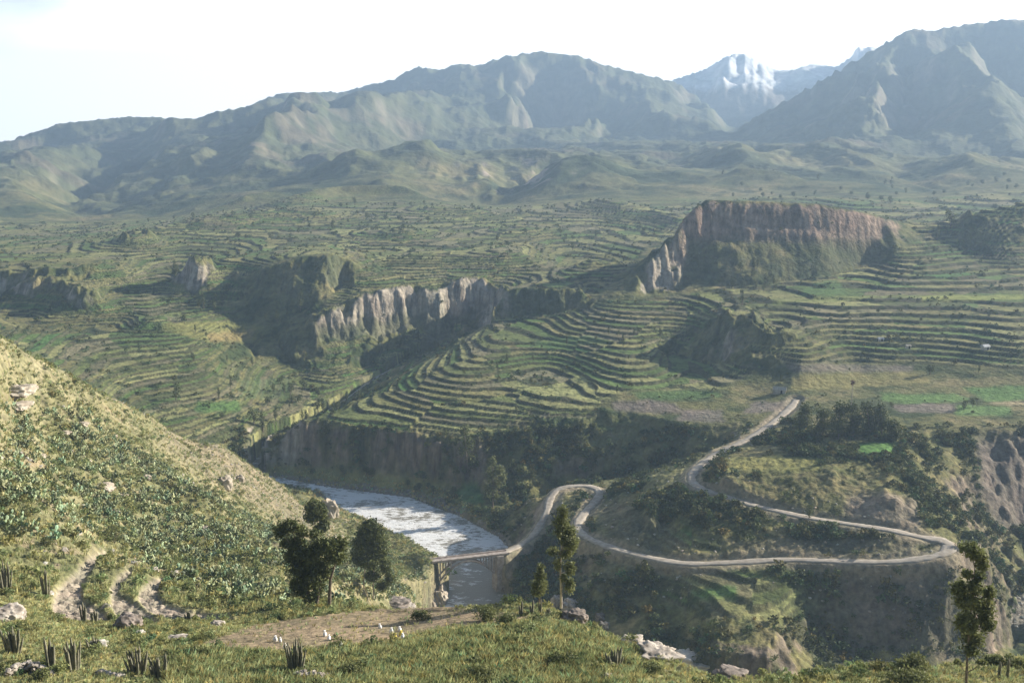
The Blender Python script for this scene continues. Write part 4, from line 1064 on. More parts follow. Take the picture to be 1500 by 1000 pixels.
# ------------------------------------------------------------------ ground cover
leftm = (u_img < 720) & (D > 112) & (D < 420) & (blur(plots, 2) < .12)
pearz = leftm * smooth(-.35, .25, n1 + .5 * n2) * inpoly([(-60,590),(120,600),(250,690),(330,740),(440,790),(560,800),(650,860),(640,880),(330,882),(250,850),(160,790),(0,790),(-60,760)], u_img, v_img)
p_, i_ = scatter(pearz.astype(float) * smooth(-.25, .35, n2), 5200)
inst('prickly_pear_thicket', PEAR, p_, .5 + 1.5 * rng.random(len(p_)) ** 1.5, tints(len(p_), .5, 1.8, .12), m_pear)
p_, i_ = scatter(leftm * smooth(-.3, .6, -n1 + .3) * (1 - .7 * inpoly([(240,610),(380,680),(445,745),(400,760),(300,700),(150,620),(130,560)], u_img, v_img)), 3600)
inst('hillside_shrubs', SH, p_, .8 + 1.5 * rng.random(len(p_)) ** 2, tints(len(p_), .9, 1.7, .1), m_leaf_l)
p_, i_ = scatter(leftm.astype(float), 16000)
inst('hillside_grass', TUFT, p_, 1.1 + 1.2 * rng.random(len(p_)), tints(len(p_), .65, 1.15, .12) * np.array([.92, 1.0, .9]), m_grass)
fgm = (D < 124) & (D > 62) & (blur(plots, 2) < .12)
p_, i_ = scatter(fgm * (1 - .93 * bare), 26000)
inst('meadow_grass', TUFT, p_, .45 + .5 * rng.random(len(p_)), tints(len(p_), .6, 1.3, .12) * np.array([.93, 1.0, .9]), m_grass)
mz = fgm * inpoly([(250,952),(420,962),(500,955),(600,948),(680,925),(760,915),(860,925),(930,955),(950,1010),(240,1010)], u_img, v_img) * (u_img < 940)
p_, i_ = scatter(mz.astype(float), 7500)
inst('maize_field', MAIZE, p_, .38 + .28 * rng.random(len(p_)), tints(len(p_), .65, 1.35, .15), m_maize)
p_, i_ = scatter(fgm * (1 - bare) * smooth(-.1, .5, n1) , 900)
inst('meadow_shrubs', SHB, p_, .5 + .9 * rng.random(len(p_)) ** 2, tints(len(p_), .8, 1.7, .12), m_leaf_l)
rightm = (D > 255) & (D < 520) & (zf > -163.5) & (droad > 4) & ((u_img > 640) | (D > 440)) & (tm < .3)
for pl_ in ([(1240,728),(1300,722),(1345,735),(1350,775),(1290,770),(1235,755)], [(1425,640),(1560,635),(1560,760),(1470,780),(1440,740)], [(860,740),(900,725),(1010,790),(990,815),(880,800)], [(1050,792),(1345,788),(1345,812),(1060,814)],
            [(1060,665),(1200,668),(1200,692),(1060,692)], [(1190,628),(1500,622),(1500,600),(1190,600)], [(1255,646),(1310,646),(1310,666),(1255,668)], [(980,600),(1180,575),(1180,612),(1000,620)], [(380,681),(440,684),(560,694),(650,704),(690,722),(640,735),(470,714),(380,702)]):
    rightm = rightm & ~inpoly(pl_, u_img, v_img)
rightm = rightm & ((D < 440) | (v_img > 625)); rightm = rightm * (1 - .6 * inpoly([(1190,830),(1420,820),(1440,980),(1170,980)], u_img, v_img))
lit_r = inpoly([(880,705),(1010,672),(1110,628),(1115,640),(1020,690),(1010,712),(960,712)], u_img, v_img)
p_, i_ = scatter(rightm * (1 - .85 * lit_r) * smooth(-.3, .6, n1 + .6 * n2) * (1 - .55 * smooth(.8, 1.8, slb)), 8000)
inst('canyon_shrubs', SH, p_, 1.2 + 3.0 * rng.random(len(p_)) ** 3, tints(len(p_), .7, 1.5, .2), m_leaf_d)
vm = (D > 440) & (D < 1300) & (zf > -160)
p_, i_ = scatter(vm * (.15 + terr_riser * 1.4) * smooth(-.1, .7, n2 + .6 * n1), 6500)
inst('terrace_shrubs', SH, p_, 1.0 + 2.4 * rng.random(len(p_)) ** 2, tints(len(p_), .7, 1.3, .2), m_leaf_d)
p_, i_ = scatter((zf > -165) & (zf < -161.2) & (D > 400) & (D < 480), 900)
inst('river_bank_reeds', TUFT, p_, 1.6 + 2 * rng.random(len(p_)), tints(len(p_), .9, 1.6, .2), m_grass)

import bmesh
def pebble_t():
    out = []
    for k in range(4):
        bm = bmesh.new(); bmesh.ops.create_icosphere(bm, subdivisions=1, radius=.5); v = np.array([q.co[:] for q in bm.verts]) * (1 + .16 * rng.normal(size=(len(bm.verts), 1))) * np.array([1.1, .9, .65]); f = np.array([[a.index for a in q.verts] for q in bm.faces]); bm.free()
        out.append((v, f, np.ones((len(v), 3))))
    return out
PEB = pebble_t(); m_peb = noise_mat('cobble', (.20,.18,.15), (.40,.36,.30), .7, .9, attr=True)
p_, i_ = scatter(((zf > -165.4) & (zf < -163.6) & (D > 320) & (D < 480)).astype(float), 900)
inst('river_cobbles', PEB, p_, .4 + 1.6 * rng.random(len(p_)) ** 3, tints(len(p_), .7, 1.3, .08), m_peb)
p_, i_ = scatter((leftm * smooth(.1, .5, n1 - .4 * n2)).astype(float), 900)
inst('hillside_stones', PEB, p_, .3 + 1.1 * rng.random(len(p_)) ** 2, tints(len(p_), .9, 1.6, .06), m_peb)
p_, i_ = scatter(((D > 255) & (D < 440) & (droad > 3) & (droad < 14) & (u_img > 740)).astype(float), 500)
inst('roadside_rubble', PEB, p_, .3 + 1.1 * rng.random(len(p_)) ** 3, tints(len(p_), .9, 1.6, .06), m_peb)
# ------------------------------------------------------------------ bridge
def box(c, sx, sy, sz, ax):
    """box centred at c with its long side along unit vector ax (horizontal)"""
    n = Vector((-ax.y, ax.x, 0)).normalized(); V = []
    for a in (-.5, .5):
        for b in (-.5, .5):
            for d in (-.5, .5): V.append(tuple(c + ax * sx * a + n * sy * b + Vector((0, 0, 1)) * sz * d))
    return np.array(V), np.array([(0,1,3,2),(4,6,7,5),(0,4,5,1),(2,3,7,6),(0,2,6,4),(1,5,7,3)])
m_conc = noise_mat('bridge_concrete', (.26,.22,.19), (.42,.37,.33), .8, .9, bump=.03)
m_conc_l = noise_mat('parapet_concrete', (.44,.36,.31), (.60,.51,.45), .8, .9, bump=.02)
bl = PT(633, 821, 338); br = PT(738, 809, 349)
ax = (br - bl); span = ax.length; ax.normalize(); nrm_ = Vector((-ax.y, ax.x, 0)).normalized()
root = empty('arch_bridge', (bl + br) / 2 + Vector((0, 0, -17)), 'single span concrete arch bridge crossing the river in the canyon', 'bridge')
O = root.location.copy()
bpt = lambda t, dn=0, dz=0: bl + ax * span * t + nrm_ * dn + Vector((0, 0, dz)) - O
def addm(name, parts, mat, par=root): v, f = merge(parts); return mesh_np(name, v, f, mat, None, False, par)
addm('deck', [box(bpt(.52, 0, -.25), span * 1.06, 3.3, .34, ax)], m_conc)
for s_ in (-1, 1):
    addm('parapet', [box(bpt(.52, 1.55 * s_, .2), span * 1.06, .22, .5, ax)] + [box(bpt(-.01 + 1.06 * k / 9, 1.55 * s_, .28), .4, .32, .7, ax) for k in range(10)], m_conc_l)
t0, t1, rise_ = .09, .84, 6.2
for s_ in (-1, 1):
    arc = [bpt(t0 + (t1 - t0) * k / 20, 1.5 * s_, -1.0 - rise_ * (2 * k / 20 - 1) ** 2) for k in range(21)]
    ps = []
    for a, b in zip(arc[:-1], arc[1:]):
        d = (b - a); V = []
        for p_ in (a - d * .03, b + d * .03):
            for dn in (-.35, .35):
                for dz in (-.26, .26): V.append(tuple(p_ + nrm_ * dn + Vector((0, 0, dz))))
        ps.append((np.array(V), np.array([(0,1,3,2),(4,6,7,5),(0,4,5,1),(2,3,7,6),(0,2,6,4),(1,5,7,3)])))
    addm('arch_rib', ps, m_conc)
    for k in (0, 2, 4, 16, 18, 20):
        top = -.44; z1 = -1.0 - rise_ * (2 * k / 20 - 1) ** 2 + .38
        if top - z1 > .3: addm('spandrel_post', [box(bpt(t0 + (t1 - t0) * k / 20, 1.5 * s_, (top + z1) / 2), .4, .4, top - z1, ax)], m_conc)
def taperbox(c0, c1, w0, w1, d0, d1):
    V = []
    for c, w_, d_ in ((c0, w0, d0), (c1, w1, d1)):
        for a in (-.5, .5):
            for b in (-.5, .5): V.append(tuple(c + ax * w_ * a + nrm_ * d_ * b))
    return np.array(V), np.array([(0,1,3,2),(4,6,7,5),(0,4,5,1),(2,3,7,6),(0,2,6,4),(1,5,7,3)])
addm('abutment', [taperbox(bpt(.93, 0, -14), bpt(.925, 0, -.46), 3.8, 2.6, 5.2, 4.2)], m_conc)

# ------------------------------------------------------------------ boulders and rock outcrops
def boulder(name, loc, sx, sy, sz, mat, label, cat='rock', group=None, seed=0, jag=.28, rz=0.0, sink=.25, sub=5):
    import bmesh
    bm = bmesh.new(); bmesh.ops.create_icosphere(bm, subdivisions=sub, radius=1.0)
    V = np.array([v.co[:] for v in bm.verts]); q = V.copy()
    n = fbm(q[:, 0] * 1.3 + seed * 7.1 + q[:, 2] * .7, q[:, 1] * 1.3 + q[:, 2] * 1.1 - seed * 3.3, 1.0, 4, .55, seed)
    n2_ = ridged(q[:, 0] + q[:, 2] * .6 + seed, q[:, 1] - q[:, 2] * .5, .8, 3, .5, seed + 4)
    V = V * (1 + jag * n + jag * .6 * (n2_ - .7))[:, None]
    V = np.sign(V) * np.abs(V) ** .85
    V *= np.array([sx, sy, sz]); V[:, 2] += sz * (1 - 2 * sink) * .5
    c, s = math.cos(rz), math.sin(rz); V[:, 0], V[:, 1] = V[:, 0] * c - V[:, 1] * s, V[:, 0] * s + V[:, 1] * c
    for v, p in zip(bm.verts, V): v.co = p
    me = bpy.data.meshes.new(name); bm.to_mesh(me); bm.free(); me.materials.append(mat)
    me.polygons.foreach_set('use_smooth', [True] * len(me.polygons))
    o = bpy.data.objects.new(name, me); o.location = loc; COL.objects.link(o); return tag(o, label, cat, group)
def rockpx(u, v, w_, h_, mat, label, name='boulder', seed=0, dmin=5, depth=None, **k):
    b = hit(u, v, dmin); m = b.length / F
    return boulder(name, b, w_ * .5 * m, (depth or w_ * .5) * m, h_ * .55 * m, mat, label, seed=seed, **k)
rockpx(188, 915, 34, 20, m_stone_d, 'large dark weathered boulder at the foot of the furrowed plots', seed=1)
rockpx(205, 930, 14, 10, m_stone_w, 'small white stone lying against the large dark boulder', name='stone', seed=2)
rockpx(12, 905, 42, 22, m_stone, 'pale pink boulder at the left edge of the foreground', seed=3)
rockpx(575, 887, 44, 12, m_stone_d, 'low grey outcrop of slabs beside the upright tree above the river', name='rock_outcrop', seed=4)
rockpx(598, 889, 22, 8, m_stone, 'pointed grey slab at the right end of the low outcrop', name='stone', seed=5)
rockpx(842, 908, 36, 20, m_stone_d, 'big rounded brown boulder on the cliff edge below the tall eucalyptus', seed=6)
rockpx(815, 888, 16, 26, m_stone, 'leaning grey slab behind the big brown boulder', name='stone', seed=7, jag=.15)
rockpx(835, 892, 26, 20, m_stone, 'flat topped grey rock between the leaning slab and the brown boulder', name='stone', seed=17)
rockpx(879, 906, 14, 13, m_stone_d, 'small dark rock right of the big brown boulder', name='stone', seed=8)
rockpx(885, 918, 13, 12, m_stone, 'small pale rock just below the small dark one on the cliff edge', name='stone', seed=9)
rockpx(1010, 975, 60, 22, m_stone_w, 'white rock face breaking out of the meadow edge at the lower middle right', name='rock_outcrop', seed=10, rz=-.5, jag=.4)
rockpx(958, 962, 62, 18, m_stone, 'grey broken crag left of the white rock face', name='rock_outcrop', seed=11, jag=.45)
rockpx(925, 944, 40, 12, m_stone, 'small grey crag at the top of the broken edge', name='rock_outcrop', seed=12, jag=.45)
rockpx(1072, 990, 46, 14, m_stone_d, 'low brown earth bank right of the white rock face', name='earth_bank', seed=13)
rockpx(145, 945, 22, 7, m_stone_w, 'flat white stone in the grass beside a round cactus', name='stone', seed=14)
rockpx(258, 938, 28, 7, m_stone, 'flat pale stone in the grass right of the dark boulder', name='stone', seed=15)
rockpx(318, 917, 20, 9, m_stone, 'pale stone by the end of the furrowed plots', name='stone', seed=16)
rockpx(222, 838, 18, 9, m_stone, 'rough stone above the smallest furrowed plot', name='stone', seed=18)
rockpx(256, 845, 18, 12, m_stone, 'rough stone heap at the right end above the smallest furrowed plot', name='stone', seed=19)
rockpx(482, 757, 24, 36, m_far_stone, 'pale pointed rock pinnacle on the river bank behind the trees', name='rock_pinnacle', seed=20, dmin=250, jag=.3)
rockpx(20, 575, 42, 12, m_far_stone, 'pale scree patch high on the left hillside', name='rock_outcrop', seed=22, jag=.4)
rockpx(22, 598, 36, 9, m_far_stone, 'lower pale rubble band high on the left hillside', name='rock_outcrop', seed=23, jag=.4)
for k, (u, v, w_, h_) in enumerate([(330,712,18,22),(352,705,10,14),(122,622,12,7),(60,668,12,6),(215,700,12,6),(150,715,26,9),(180,728,14,7),(95,635,14,6),(300,775,12,7),(285,805,9,6)]):
    rockpx(u, v, w_, h_, m_far_stone, 'bare pale rock poking out of the scrub on the left hillside', name='stone', seed=30 + k, group='pale rocks in the hillside scrub', sub=4, jag=.4)
boulder('rock_outcrop', PT(643, 878, 338), 2.6, 4.5, 5.0, m_far_stone, 'steep reddish rock foot under the left springing of the bridge', seed=51, jag=.4, sink=.5)
boulder('rock_outcrop', PT(737, 862, 352), 3.5, 5.0, 8.5, m_stone_d, 'dark rock foot under the right abutment of the bridge', seed=52, jag=.4, sink=.5)
# dry stone walls: coursed heaps of small stones, one mesh each
def stone_wall(pts, hgt, wid, label, n=240, mat=m_stone):
    wp = [hit(u, v) for u, v in pts]; base = wp[0].copy(); parts = []
    import bmesh
    bm = bmesh.new(); bmesh.ops.create_icosphere(bm, subdivisions=1, radius=1); tv = np.array([v.co[:] for v in bm.verts]); tf = np.array([[v.index for v in f.verts] for f in bm.faces]); bm.free()
    L_t = [(b - a).length for a, b in zip(wp[:-1], wp[1:])]; tot = sum(L_t)
    for i in range(n):
        d = rng.random() * tot; j = 0
        while d > L_t[j]: d -= L_t[j]; j += 1
        p = wp[j].lerp(wp[j + 1], d / L_t[j]); zz = rng.random() ** 1.3 * hgt
        p = Vector((p.x + rng.normal() * .05, p.y + rng.normal() * wid * .4, p.z)); p.z = float(zat(np.array([p.x]), np.array([p.y]))[0]) + zz * (.7 + .5 * math.sin(p.x * 1.1))
        sc = np.array([.22, .18, .13]) * (.6 + .8 * rng.random()); parts.append((tv * (1 + .18 * rng.normal(size=(len(tv), 1))) * sc + np.array(p - base), tf))
    v, f = merge(parts); o = mesh_np('stone_wall', v, f, mat, None, False); o.location = base; return tag(o, label, 'stone wall')
stone_wall([(12,992),(40,984),(75,990)], .8, .5, 'heap of dry stones in the lower left corner of the meadow')
stone_wall([(395,999),(430,995),(470,998),(500,990)], .7, .4, 'low dry stone wall in front of the tall fan shaped cactus', 320)
stone_wall([(140,988),(180,990)], .3, .3, 'short row of grey stones between the cactus clumps at lower left', 90)
stone_wall([(880,998),(925,995)], .4, .4, 'low dry stone row at the bottom edge below the broken crag', 110)
stone_wall([(285,998),(320,996)], .3, .3, 'short stone row at the bottom edge left of the long low wall', 90)

# ------------------------------------------------------------------ column cacti
def ribbed(p0, p1, r, k=9):
    n = 7; V, Fq = [], []
    for i in range(n):
        t = i / (n - 1); c = p0.lerp(p1, t) + Vector((0, 0, 0)); rr = r * (1.0 - .25 * t if i < n - 1 else .25) * (.8 if i == 0 else 1)
        for j in range(k * 2):
            an = 3.14159 * j / k; q = rr * (1 if j % 2 else .74); V.append((c.x + math.cos(an) * q, c.y + math.sin(an) * q, c.z))
    for i in range(n - 1):
        for j in range(k * 2): Fq.append((i * 2 * k + j, i * 2 * k + (j + 1) % (2 * k), (i + 1) * 2 * k + (j + 1) % (2 * k), (i + 1) * 2 * k + j))
    c = len(V); V.append(tuple(p1 + Vector((0, 0, r * .5))))
    for j in range(k * 2): Fq.append(((n - 1) * 2 * k + j, (n - 1) * 2 * k + (j + 1) % (2 * k), c, c))
    return np.array(V), np.array(Fq)
def cactus(u, v, w_, h_, n, label, group=None, spread=1.0, mat=m_cactus):
    b = hit(u, v); m = b.length / F; root = empty('column_cactus', b, label, 'cactus', group)
    n = n if n < 3 else int(n * 1.7)
    for i in range(n):
        t = (i + .5) / n * 2 - 1; x = t * w_ * .5 * m; y = rng.normal() * w_ * .15 * m
        hh_ = h_ * m * (.55 + .45 * rng.random()) if i != n // 2 else h_ * m
        v_, f_ = ribbed(Vector((x * (1 - .45 * spread), y, -.1)), Vector((x * 1.05, y * 1.3, hh_)), .10 + .04 * rng.random())
        o = mesh_np('stem', v_, f_, mat, None, True, root); fixtri(o)
    return root
for u, v, w_, h_, n, lab in [
  (20,955,26,34,9,'dense clump of column cactus at the far left of the meadow, below the pink boulder'),
  (75,978,12,42,4,'thin tall clump of few cactus stems between two fuller clumps at lower left'),
  (108,981,20,46,7,'tall ragged cactus clump, fourth plant from the lower left corner'),
  (138,950,18,18,8,'short round cactus clump beside a flat white stone'),
  (202,986,30,34,11,'wide cactus clump in the lower left meadow, left one of the close pair'),
  (233,992,26,28,9,'lower cactus clump, right one of the close pair in the lower left meadow'),
  (68,873,12,38,4,'dark slim cactus standing left of the largest furrowed plot'),
  (8,864,20,42,7,'cactus clump cut by the left edge, above the pink boulder'),
  (123,908,9,26,3,'thin cactus at the lower edge of the largest furrowed plot'),
  (139,908,10,16,4,'short cactus right of the thin one at the edge of the largest furrowed plot'),
  (275,909,11,14,4,'small dark cactus on the smallest furrowed plot'),
  (433,986,30,50,12,'tall fan shaped cactus clump behind the low stone wall at bottom centre'),
  (900,980,26,30,9,'grey cactus clump in the meadow left of the broken crag'),
  (1463,992,7,22,1,'single brown cactus post right of the young leafy tree'),
  (1476,993,6,26,1,'taller lone cactus post at the right edge of the foreground'),
  (763,900,7,22,2,'pale topped cactus stem, leftmost on the rise left of the boulder'),
  (779,898,7,20,2,'dark cactus stump, second from left on the rise left of the boulder'),
  (791,897,7,20,2,'dark cactus stump, third from left on the rise left of the boulder'),
  (803,903,6,13,2,'shortest cactus stump, rightmost on the rise left of the boulder')]:
    cactus(u, v, w_, h_, n, lab)

# ------------------------------------------------------------------ round meadow bushes
def bush(u, v, w_, h_, mat, label, n=900, ls=.09, dmin=5, name='bush', cat='bush'):
    b = hit(u, v, dmin); m = b.length / F; a = w_ * .5 * m; c = h_ * m
    root = empty(name, b, label, cat)
    bl_ = [(0, 0, c * .42, a * .8, a * .7, c * .5)] + [(a * rng.normal() * .4, a * rng.normal() * .3, c * (.3 + .4 * rng.random()), a * .42, a * .42, c * .36) for _ in range(5)]
    V, Fq, Ct = leafcloud(bl_, n, ls, shell=.45); V[:, 2] = np.maximum(V[:, 2], 0)
    mesh_np('foliage', V, Fq, mat, Ct, False, root)
    st_ = [tube([Vector((0, 0, -.1)), Vector((a * .35 * math.cos(q), a * .35 * math.sin(q), c * .6))], [.05, .02], 5) for q in (0, 1.3, 2.7, 4.1, 5.2)]
    v_, f_ = merge(st_); fixtri(mesh_np('stem', v_, f_, m_bark, None, True, root)); return root
for u, v, w_, h_, mt, lab, n in [
  (712,908,44,24,m_leaf_l,'wide rounded bush in the field below the bridge',1500),(618,907,30,15,m_leaf,'low dark bush on the bank between the bare strips',900),
  (815,978,44,24,m_leaf,'dark bush at the bottom of the maize field',1400),(745,918,36,22,m_leaf_l,'grey green bush right of the wide rounded one',1200),
  (168,795,40,28,m_leaf,'dark bush at the head of the largest furrowed plot',1300),(338,850,26,18,m_leaf,'dark round bush in the cactus scrub right of the furrowed plots',900),
  (70,800,24,14,m_leaf,'small dark bush on the grassy slope at far left',700),(160,908,8,8,m_leaf_l,'tiny bush beside the large dark boulder',200),
  (515,992,40,22,m_leaf_l,'bright bush at the right end of the low stone wall',1300),(705,1000,60,22,m_leaf_l,'broad green bush at the bottom edge right of centre',1500),
  (1290,966,24,16,m_leaf_l,'bright rounded shrub on the right meadow skyline',900),(1335,985,60,26,m_leaf_l,'wide pale shrub left of the young leafy tree',1800),
  (1335,1002,70,22,m_leaf_l,'dark hearted shrub in front of the wide pale one',1500),(1455,972,34,12,m_leaf_l,'yellow green shrub right of the young leafy tree',800),
  (1486,976,30,12,m_leaf_l,'yellow green shrub at the right edge of the meadow',800),(955,985,40,16,m_leaf_l,'green shrub below the grey broken crag',900),
  (825,890,16,12,m_leaf_l,'small bush between the slab and the tall eucalyptus',400),(855,895,12,9,m_leaf_l,'small bush on top of the big brown boulder edge',300),
  (60,996,30,16,m_leaf_l,'green bush by the heap of stones at lower left',800),(1130,985,40,10,m_leaf_l,'low grassy shrub on the lower right skyline',700),
  (460,992,36,14,m_leaf_l,'low green bush at the foot of the fan shaped cactus',800)]:
    bush(u, v, w_, h_, mt, lab, n, .11)

# ------------------------------------------------------------------ little sacks standing on the bare field
m_sack = noise_mat('white_sack_cloth', (.72,.71,.68), (.86,.85,.83), 6, .8, bump=.02)
m_sack_y = noise_mat('yellow_sack_cloth', (.72,.55,.06), (.85,.66,.12), 6, .8, bump=.02)
m_twine = noise_mat('twine', (.25,.18,.10), (.35,.27,.16), 20)
def lathe(prof, k=12, lean=(0, 0)):
    V, Fq = [], []
    for i, (r, z_) in enumerate(prof):
        for j in range(k):
            a = 6.2832 * j / k; q = r * (1 + .10 * math.sin(3 * a + i) + .06 * math.sin(5 * a)); V.append((math.cos(a) * q + lean[0] * z_, math.sin(a) * q * .8 + lean[1] * z_, z_))
    for i in range(len(prof) - 1):
        for j in range(k): Fq.append((i * k + j, i * k + (j + 1) % k, (i + 1) * k + (j + 1) % k, (i + 1) * k + j))
    return np.array(V), np.array(Fq)
sack_v, sack_f = lathe([(.001,0),(.15,.0),(.20,.08),(.21,.22),(.17,.36),(.10,.43),(.05,.46)], 14, (.1, 0))
top_v, top_f = lathe([(.05,.455),(.10,.52),(.13,.57),(.06,.55),(.001,.53)], 14, (.1, 0))
tie_v, tie_f = lathe([(.055,.44),(.07,.455),(.055,.47)], 10, (.1, 0))
def make_sack(mat):
    r = empty('sack', (0, 0, 0), None, 'sack'); mesh_np('bag', sack_v, sack_f, mat, None, True, r); mesh_np('gathered_top', top_v, top_f, mat, None, True, r); mesh_np('tie', tie_v, tie_f, m_twine, None, True, r); return r
sack_w, sack_y = make_sack(m_sack), make_sack(m_sack_y); firsts = {}
for u, v, sc, col, lab in [
  (403,939,1.0,'w','white sack, leftmost but one pair of the sacks on the bare strip'),(411,940,.8,'w','smaller white sack touching the leftmost sack on the bare strip'),(418,949,.9,'w','white sack directly above the fan shaped cactus'),
  (476,931,1.05,'w','tall white sack with a long shadow, left of the middle of the field'),(482,937,.9,'w','white sack just below and right of the tall one with a long shadow'),(500,947,.9,'w','lone white sack nearest the maize in the middle'),
  (557,920,.9,'w','white sack farthest up the bare field, standing alone'),(573,927,1.0,'w','white sack at the upper left of the group by the dark furrow'),(586,924,.9,'w','white sack at the upper right of the group by the dark furrow'),
  (590,935,.95,'w','white sack at the lower right of the group by the dark furrow'),(578,935,.95,'y','yellow sack at the lower left of the group by the dark furrow'),(587,930,.9,'y','yellow sack between the two right hand white ones of the group')]:
    src = sack_w if col == 'w' else sack_y; p_ = hit(u, v)
    if col in firsts: r = copy_tree(src, p_, rng.random() * 6, sc)
    else: r = src; r.location = p_; r.scale = (sc,) * 3; firsts[col] = 1
    r['label'] = lab; r['group'] = 'sacks on the bare field'

# ------------------------------------------------------------------ huts, stone pens, pole
m_wall = noise_mat('mud_wall', (.42,.37,.30), (.62,.57,.49), .8, .9, bump=.05)
m_thatch = noise_mat('straw_roof', (.36,.31,.22), (.55,.50,.40), 1.5, .95, bump=.08)
m_tin = noise_mat('pale_tin_roof', (.42,.42,.41), (.58,.58,.57), .8, .5)
m_dark = noise_mat('dark_opening', (.02,.018,.015), (.04,.035,.03), 1)
def hut(u, v, lx, ly, hw_, rz, rm, label):
    b = hit(u, v, 430); r = empty('stone_hut', b, label, 'hut'); r.rotation_euler = (0, 0, rz); X_ = Vector((1, 0, 0))
    th = .35
    w = [box(Vector((0, s * (ly / 2 - th / 2), hw_ / 2 - .3)), lx, th, hw_ + .6, X_) for s in (-1, 1)] + [box(Vector((s * (lx / 2 - th / 2), 0, hw_ / 2 - .3)), th, ly - 2 * th - .01, hw_ + .6, X_) for s in (-1, 1)]
    addm('wall', w, m_wall, r)
    e = .35; V = np.array([(-lx/2-e,-ly/2-e,hw_-.1),(lx/2+e,-ly/2-e,hw_-.1),(lx/2+e,ly/2+e,hw_-.1),(-lx/2-e,ly/2+e,hw_-.1),(-lx/2-e,0,hw_+ly*.38),(lx/2+e,0,hw_+ly*.38)], float)
    mesh_np('roof', V, np.array([(0,1,5,4),(2,3,4,5),(0,4,3,3),(1,2,5,5),(0,3,2,1)]), rm, None, False, r)
    addm('door', [box(Vector((lx * .15, -ly / 2 - .02, .85)), .9, .08, 1.7, X_)], m_dark, r)
    return r
hut(1443, 512, 3.6, 2.8, 1.9, .3, m_tin, 'small hut with a pale roof at the top of the path through the right terraces')
hut(1330, 510, 2.2, 2.0, 1.5, .1, m_thatch, 'tiny hut on a terrace edge left of the pale roofed hut')
hut(1142, 575, 6.0, 3.6, 1.8, -.3, m_thatch, 'low stone hut at the end of the dirt road where it reaches the fields')
hut(1290, 499, 2.6, 2.2, 1.3, .0, m_tin, 'pale shed on the dark terrace band, left of both other terrace huts')
b_ = hit(1246, 603, 400)
r = empty('lone_pole_tree', b_, 'thin bare trunk with a small dark red tuft on top, standing above the grove', 'tree')
hp = 40 * b_.length / F
v_, f_ = tube([Vector((0, 0, -.3)), Vector((.15, 0, hp * .5)), Vector((0, 0, hp))], [.22, .16, .12], 7); fixtri(mesh_np('trunk', v_, f_, m_bark_p, None, True, r))
V, Fq, Ct = leafcloud([(0, 0, hp + .6, 1.1, 1.1, 1.5)], 160, .3, shell=.2)
mesh_np('crown', V, Fq, noise_mat('dark_red_leaf', (.08,.025,.02), (.16,.05,.04), 2, attr=True), Ct, False, r)

# ------------------------------------------------------------------ valley trees, one object each
def make_tree(name, h, w_, n, ls, mat, tall):
    r = empty(name, (0, 0, 0), 'x', 'tree'); g = np.random.default_rng(int(h * 100 + n))
    bl_ = [(g.normal() * w_ * .12, g.normal() * w_ * .12, h * (.35 + .6 * k / 6), w_ * (.5 - .28 * (k / 6) ** 1.5 if tall else .52 - .35 * abs(k / 6 - .4)), w_ * .42, h * .16) for k in range(7)]
    V, Fq, Ct = leafcloud(bl_, n, ls, g, jit=.2, shell=.3); mesh_np('crown', V, Fq, mat, Ct, False, r)
    v_, f_ = tube([Vector((0, 0, -.4)), Vector((.1, 0, h * .4)), Vector((0, 0, h * .85))], [.25, .17, .05], 6); fixtri(mesh_np('trunk', v_, f_, m_bark, None, True, r)); return r
kinds = {'round': make_tree('round_tree', 5.0, 5.0, 420, .34, m_leaf_d, False), 'tall': make_tree('tall_tree', 9.0, 3.2, 420, .34, m_leaf_d, True), 'dark': make_tree('dark_tree', 6.0, 4.2, 420, .34, m_leaf, False)}
used_k = set()
def put_tree(kind, loc, sc, label, group):
    src = kinds[kind]
    if kind in used_k: r = copy_tree(src, loc, rng.random() * 6.28, sc)
    else: used_k.add(kind); r = src; r.location = loc; r.scale = (sc,) * 3
    r['label'] = label
    if group: r['group'] = group
    elif 'group' in r: del r['group']
for u, v, kd, sc, lab in [
  (270,473,'round',1.1,'lone round tree at the left end of the yellow green valley field'),(1087,447,'tall',1.1,'tall tree on the dark spur where the bright field strip begins'),(1392,332,'dark',2.2,'broad dark tree beside the right end of the big escarpment'),
  (1372,352,'tall',1.3,'tall tree on the terraces at the right foot of the big escarpment'),(440,455,'tall',1.4,'tall pale tree on the shaded knoll above the lit cliff'),(406,472,'tall',.9,'slim tree at the left foot of the shaded knoll'),
  (258,585,'dark',1.1,'low dark tree on the terraces above the left hill, beside a pale path'),(372,622,'dark',1.4,'dark tree by the small bright green plots left of the gorge'),(385,628,'tall',1.1,'taller tree right of the dark one by the bright green plots'),
  (466,600,'dark',1.3,'dark green tree in the gorge below the terraces'),(1185,760,'dark',.8,'single bush like tree on the outer edge of the upper road'),(1410,810,'round',.9,'small tree at the outside of the road hairpin'),
  (520,300,'dark',1.5,'far dark tree on the upper terraces'),(1362,548,'round',1.0,'round bushy tree where two field walls meet at right'),(1412,600,'dark',.7,'dark hedge tree beside the pale green field at right'),
  (1425,596,'dark',.7,'dark hedge tree right of its twin beside the pale green field'),(1020,665,'round',.8,'small round tree in front of the shaded wall, beside the upper road bend'),(1000,668,'round',.6,'smaller round tree left of the one beside the upper road bend')]:
    put_tree(kd, hit(u, v, 250), sc, lab, None)
def grove(mask, n, group, label, ks=('round', 'tall', 'dark'), s0=.5, s1=1.0):
    p_, _ = scatter(mask, n)
    for q in p_: put_tree(ks[int(rng.integers(len(ks)))], Vector(q), s0 + (s1 - s0) * rng.random(), label, group)
fl = lambda pl, d0, d1: (inpoly(pl, u_img, v_img) & (D > d0) & (D < d1)).astype(float)
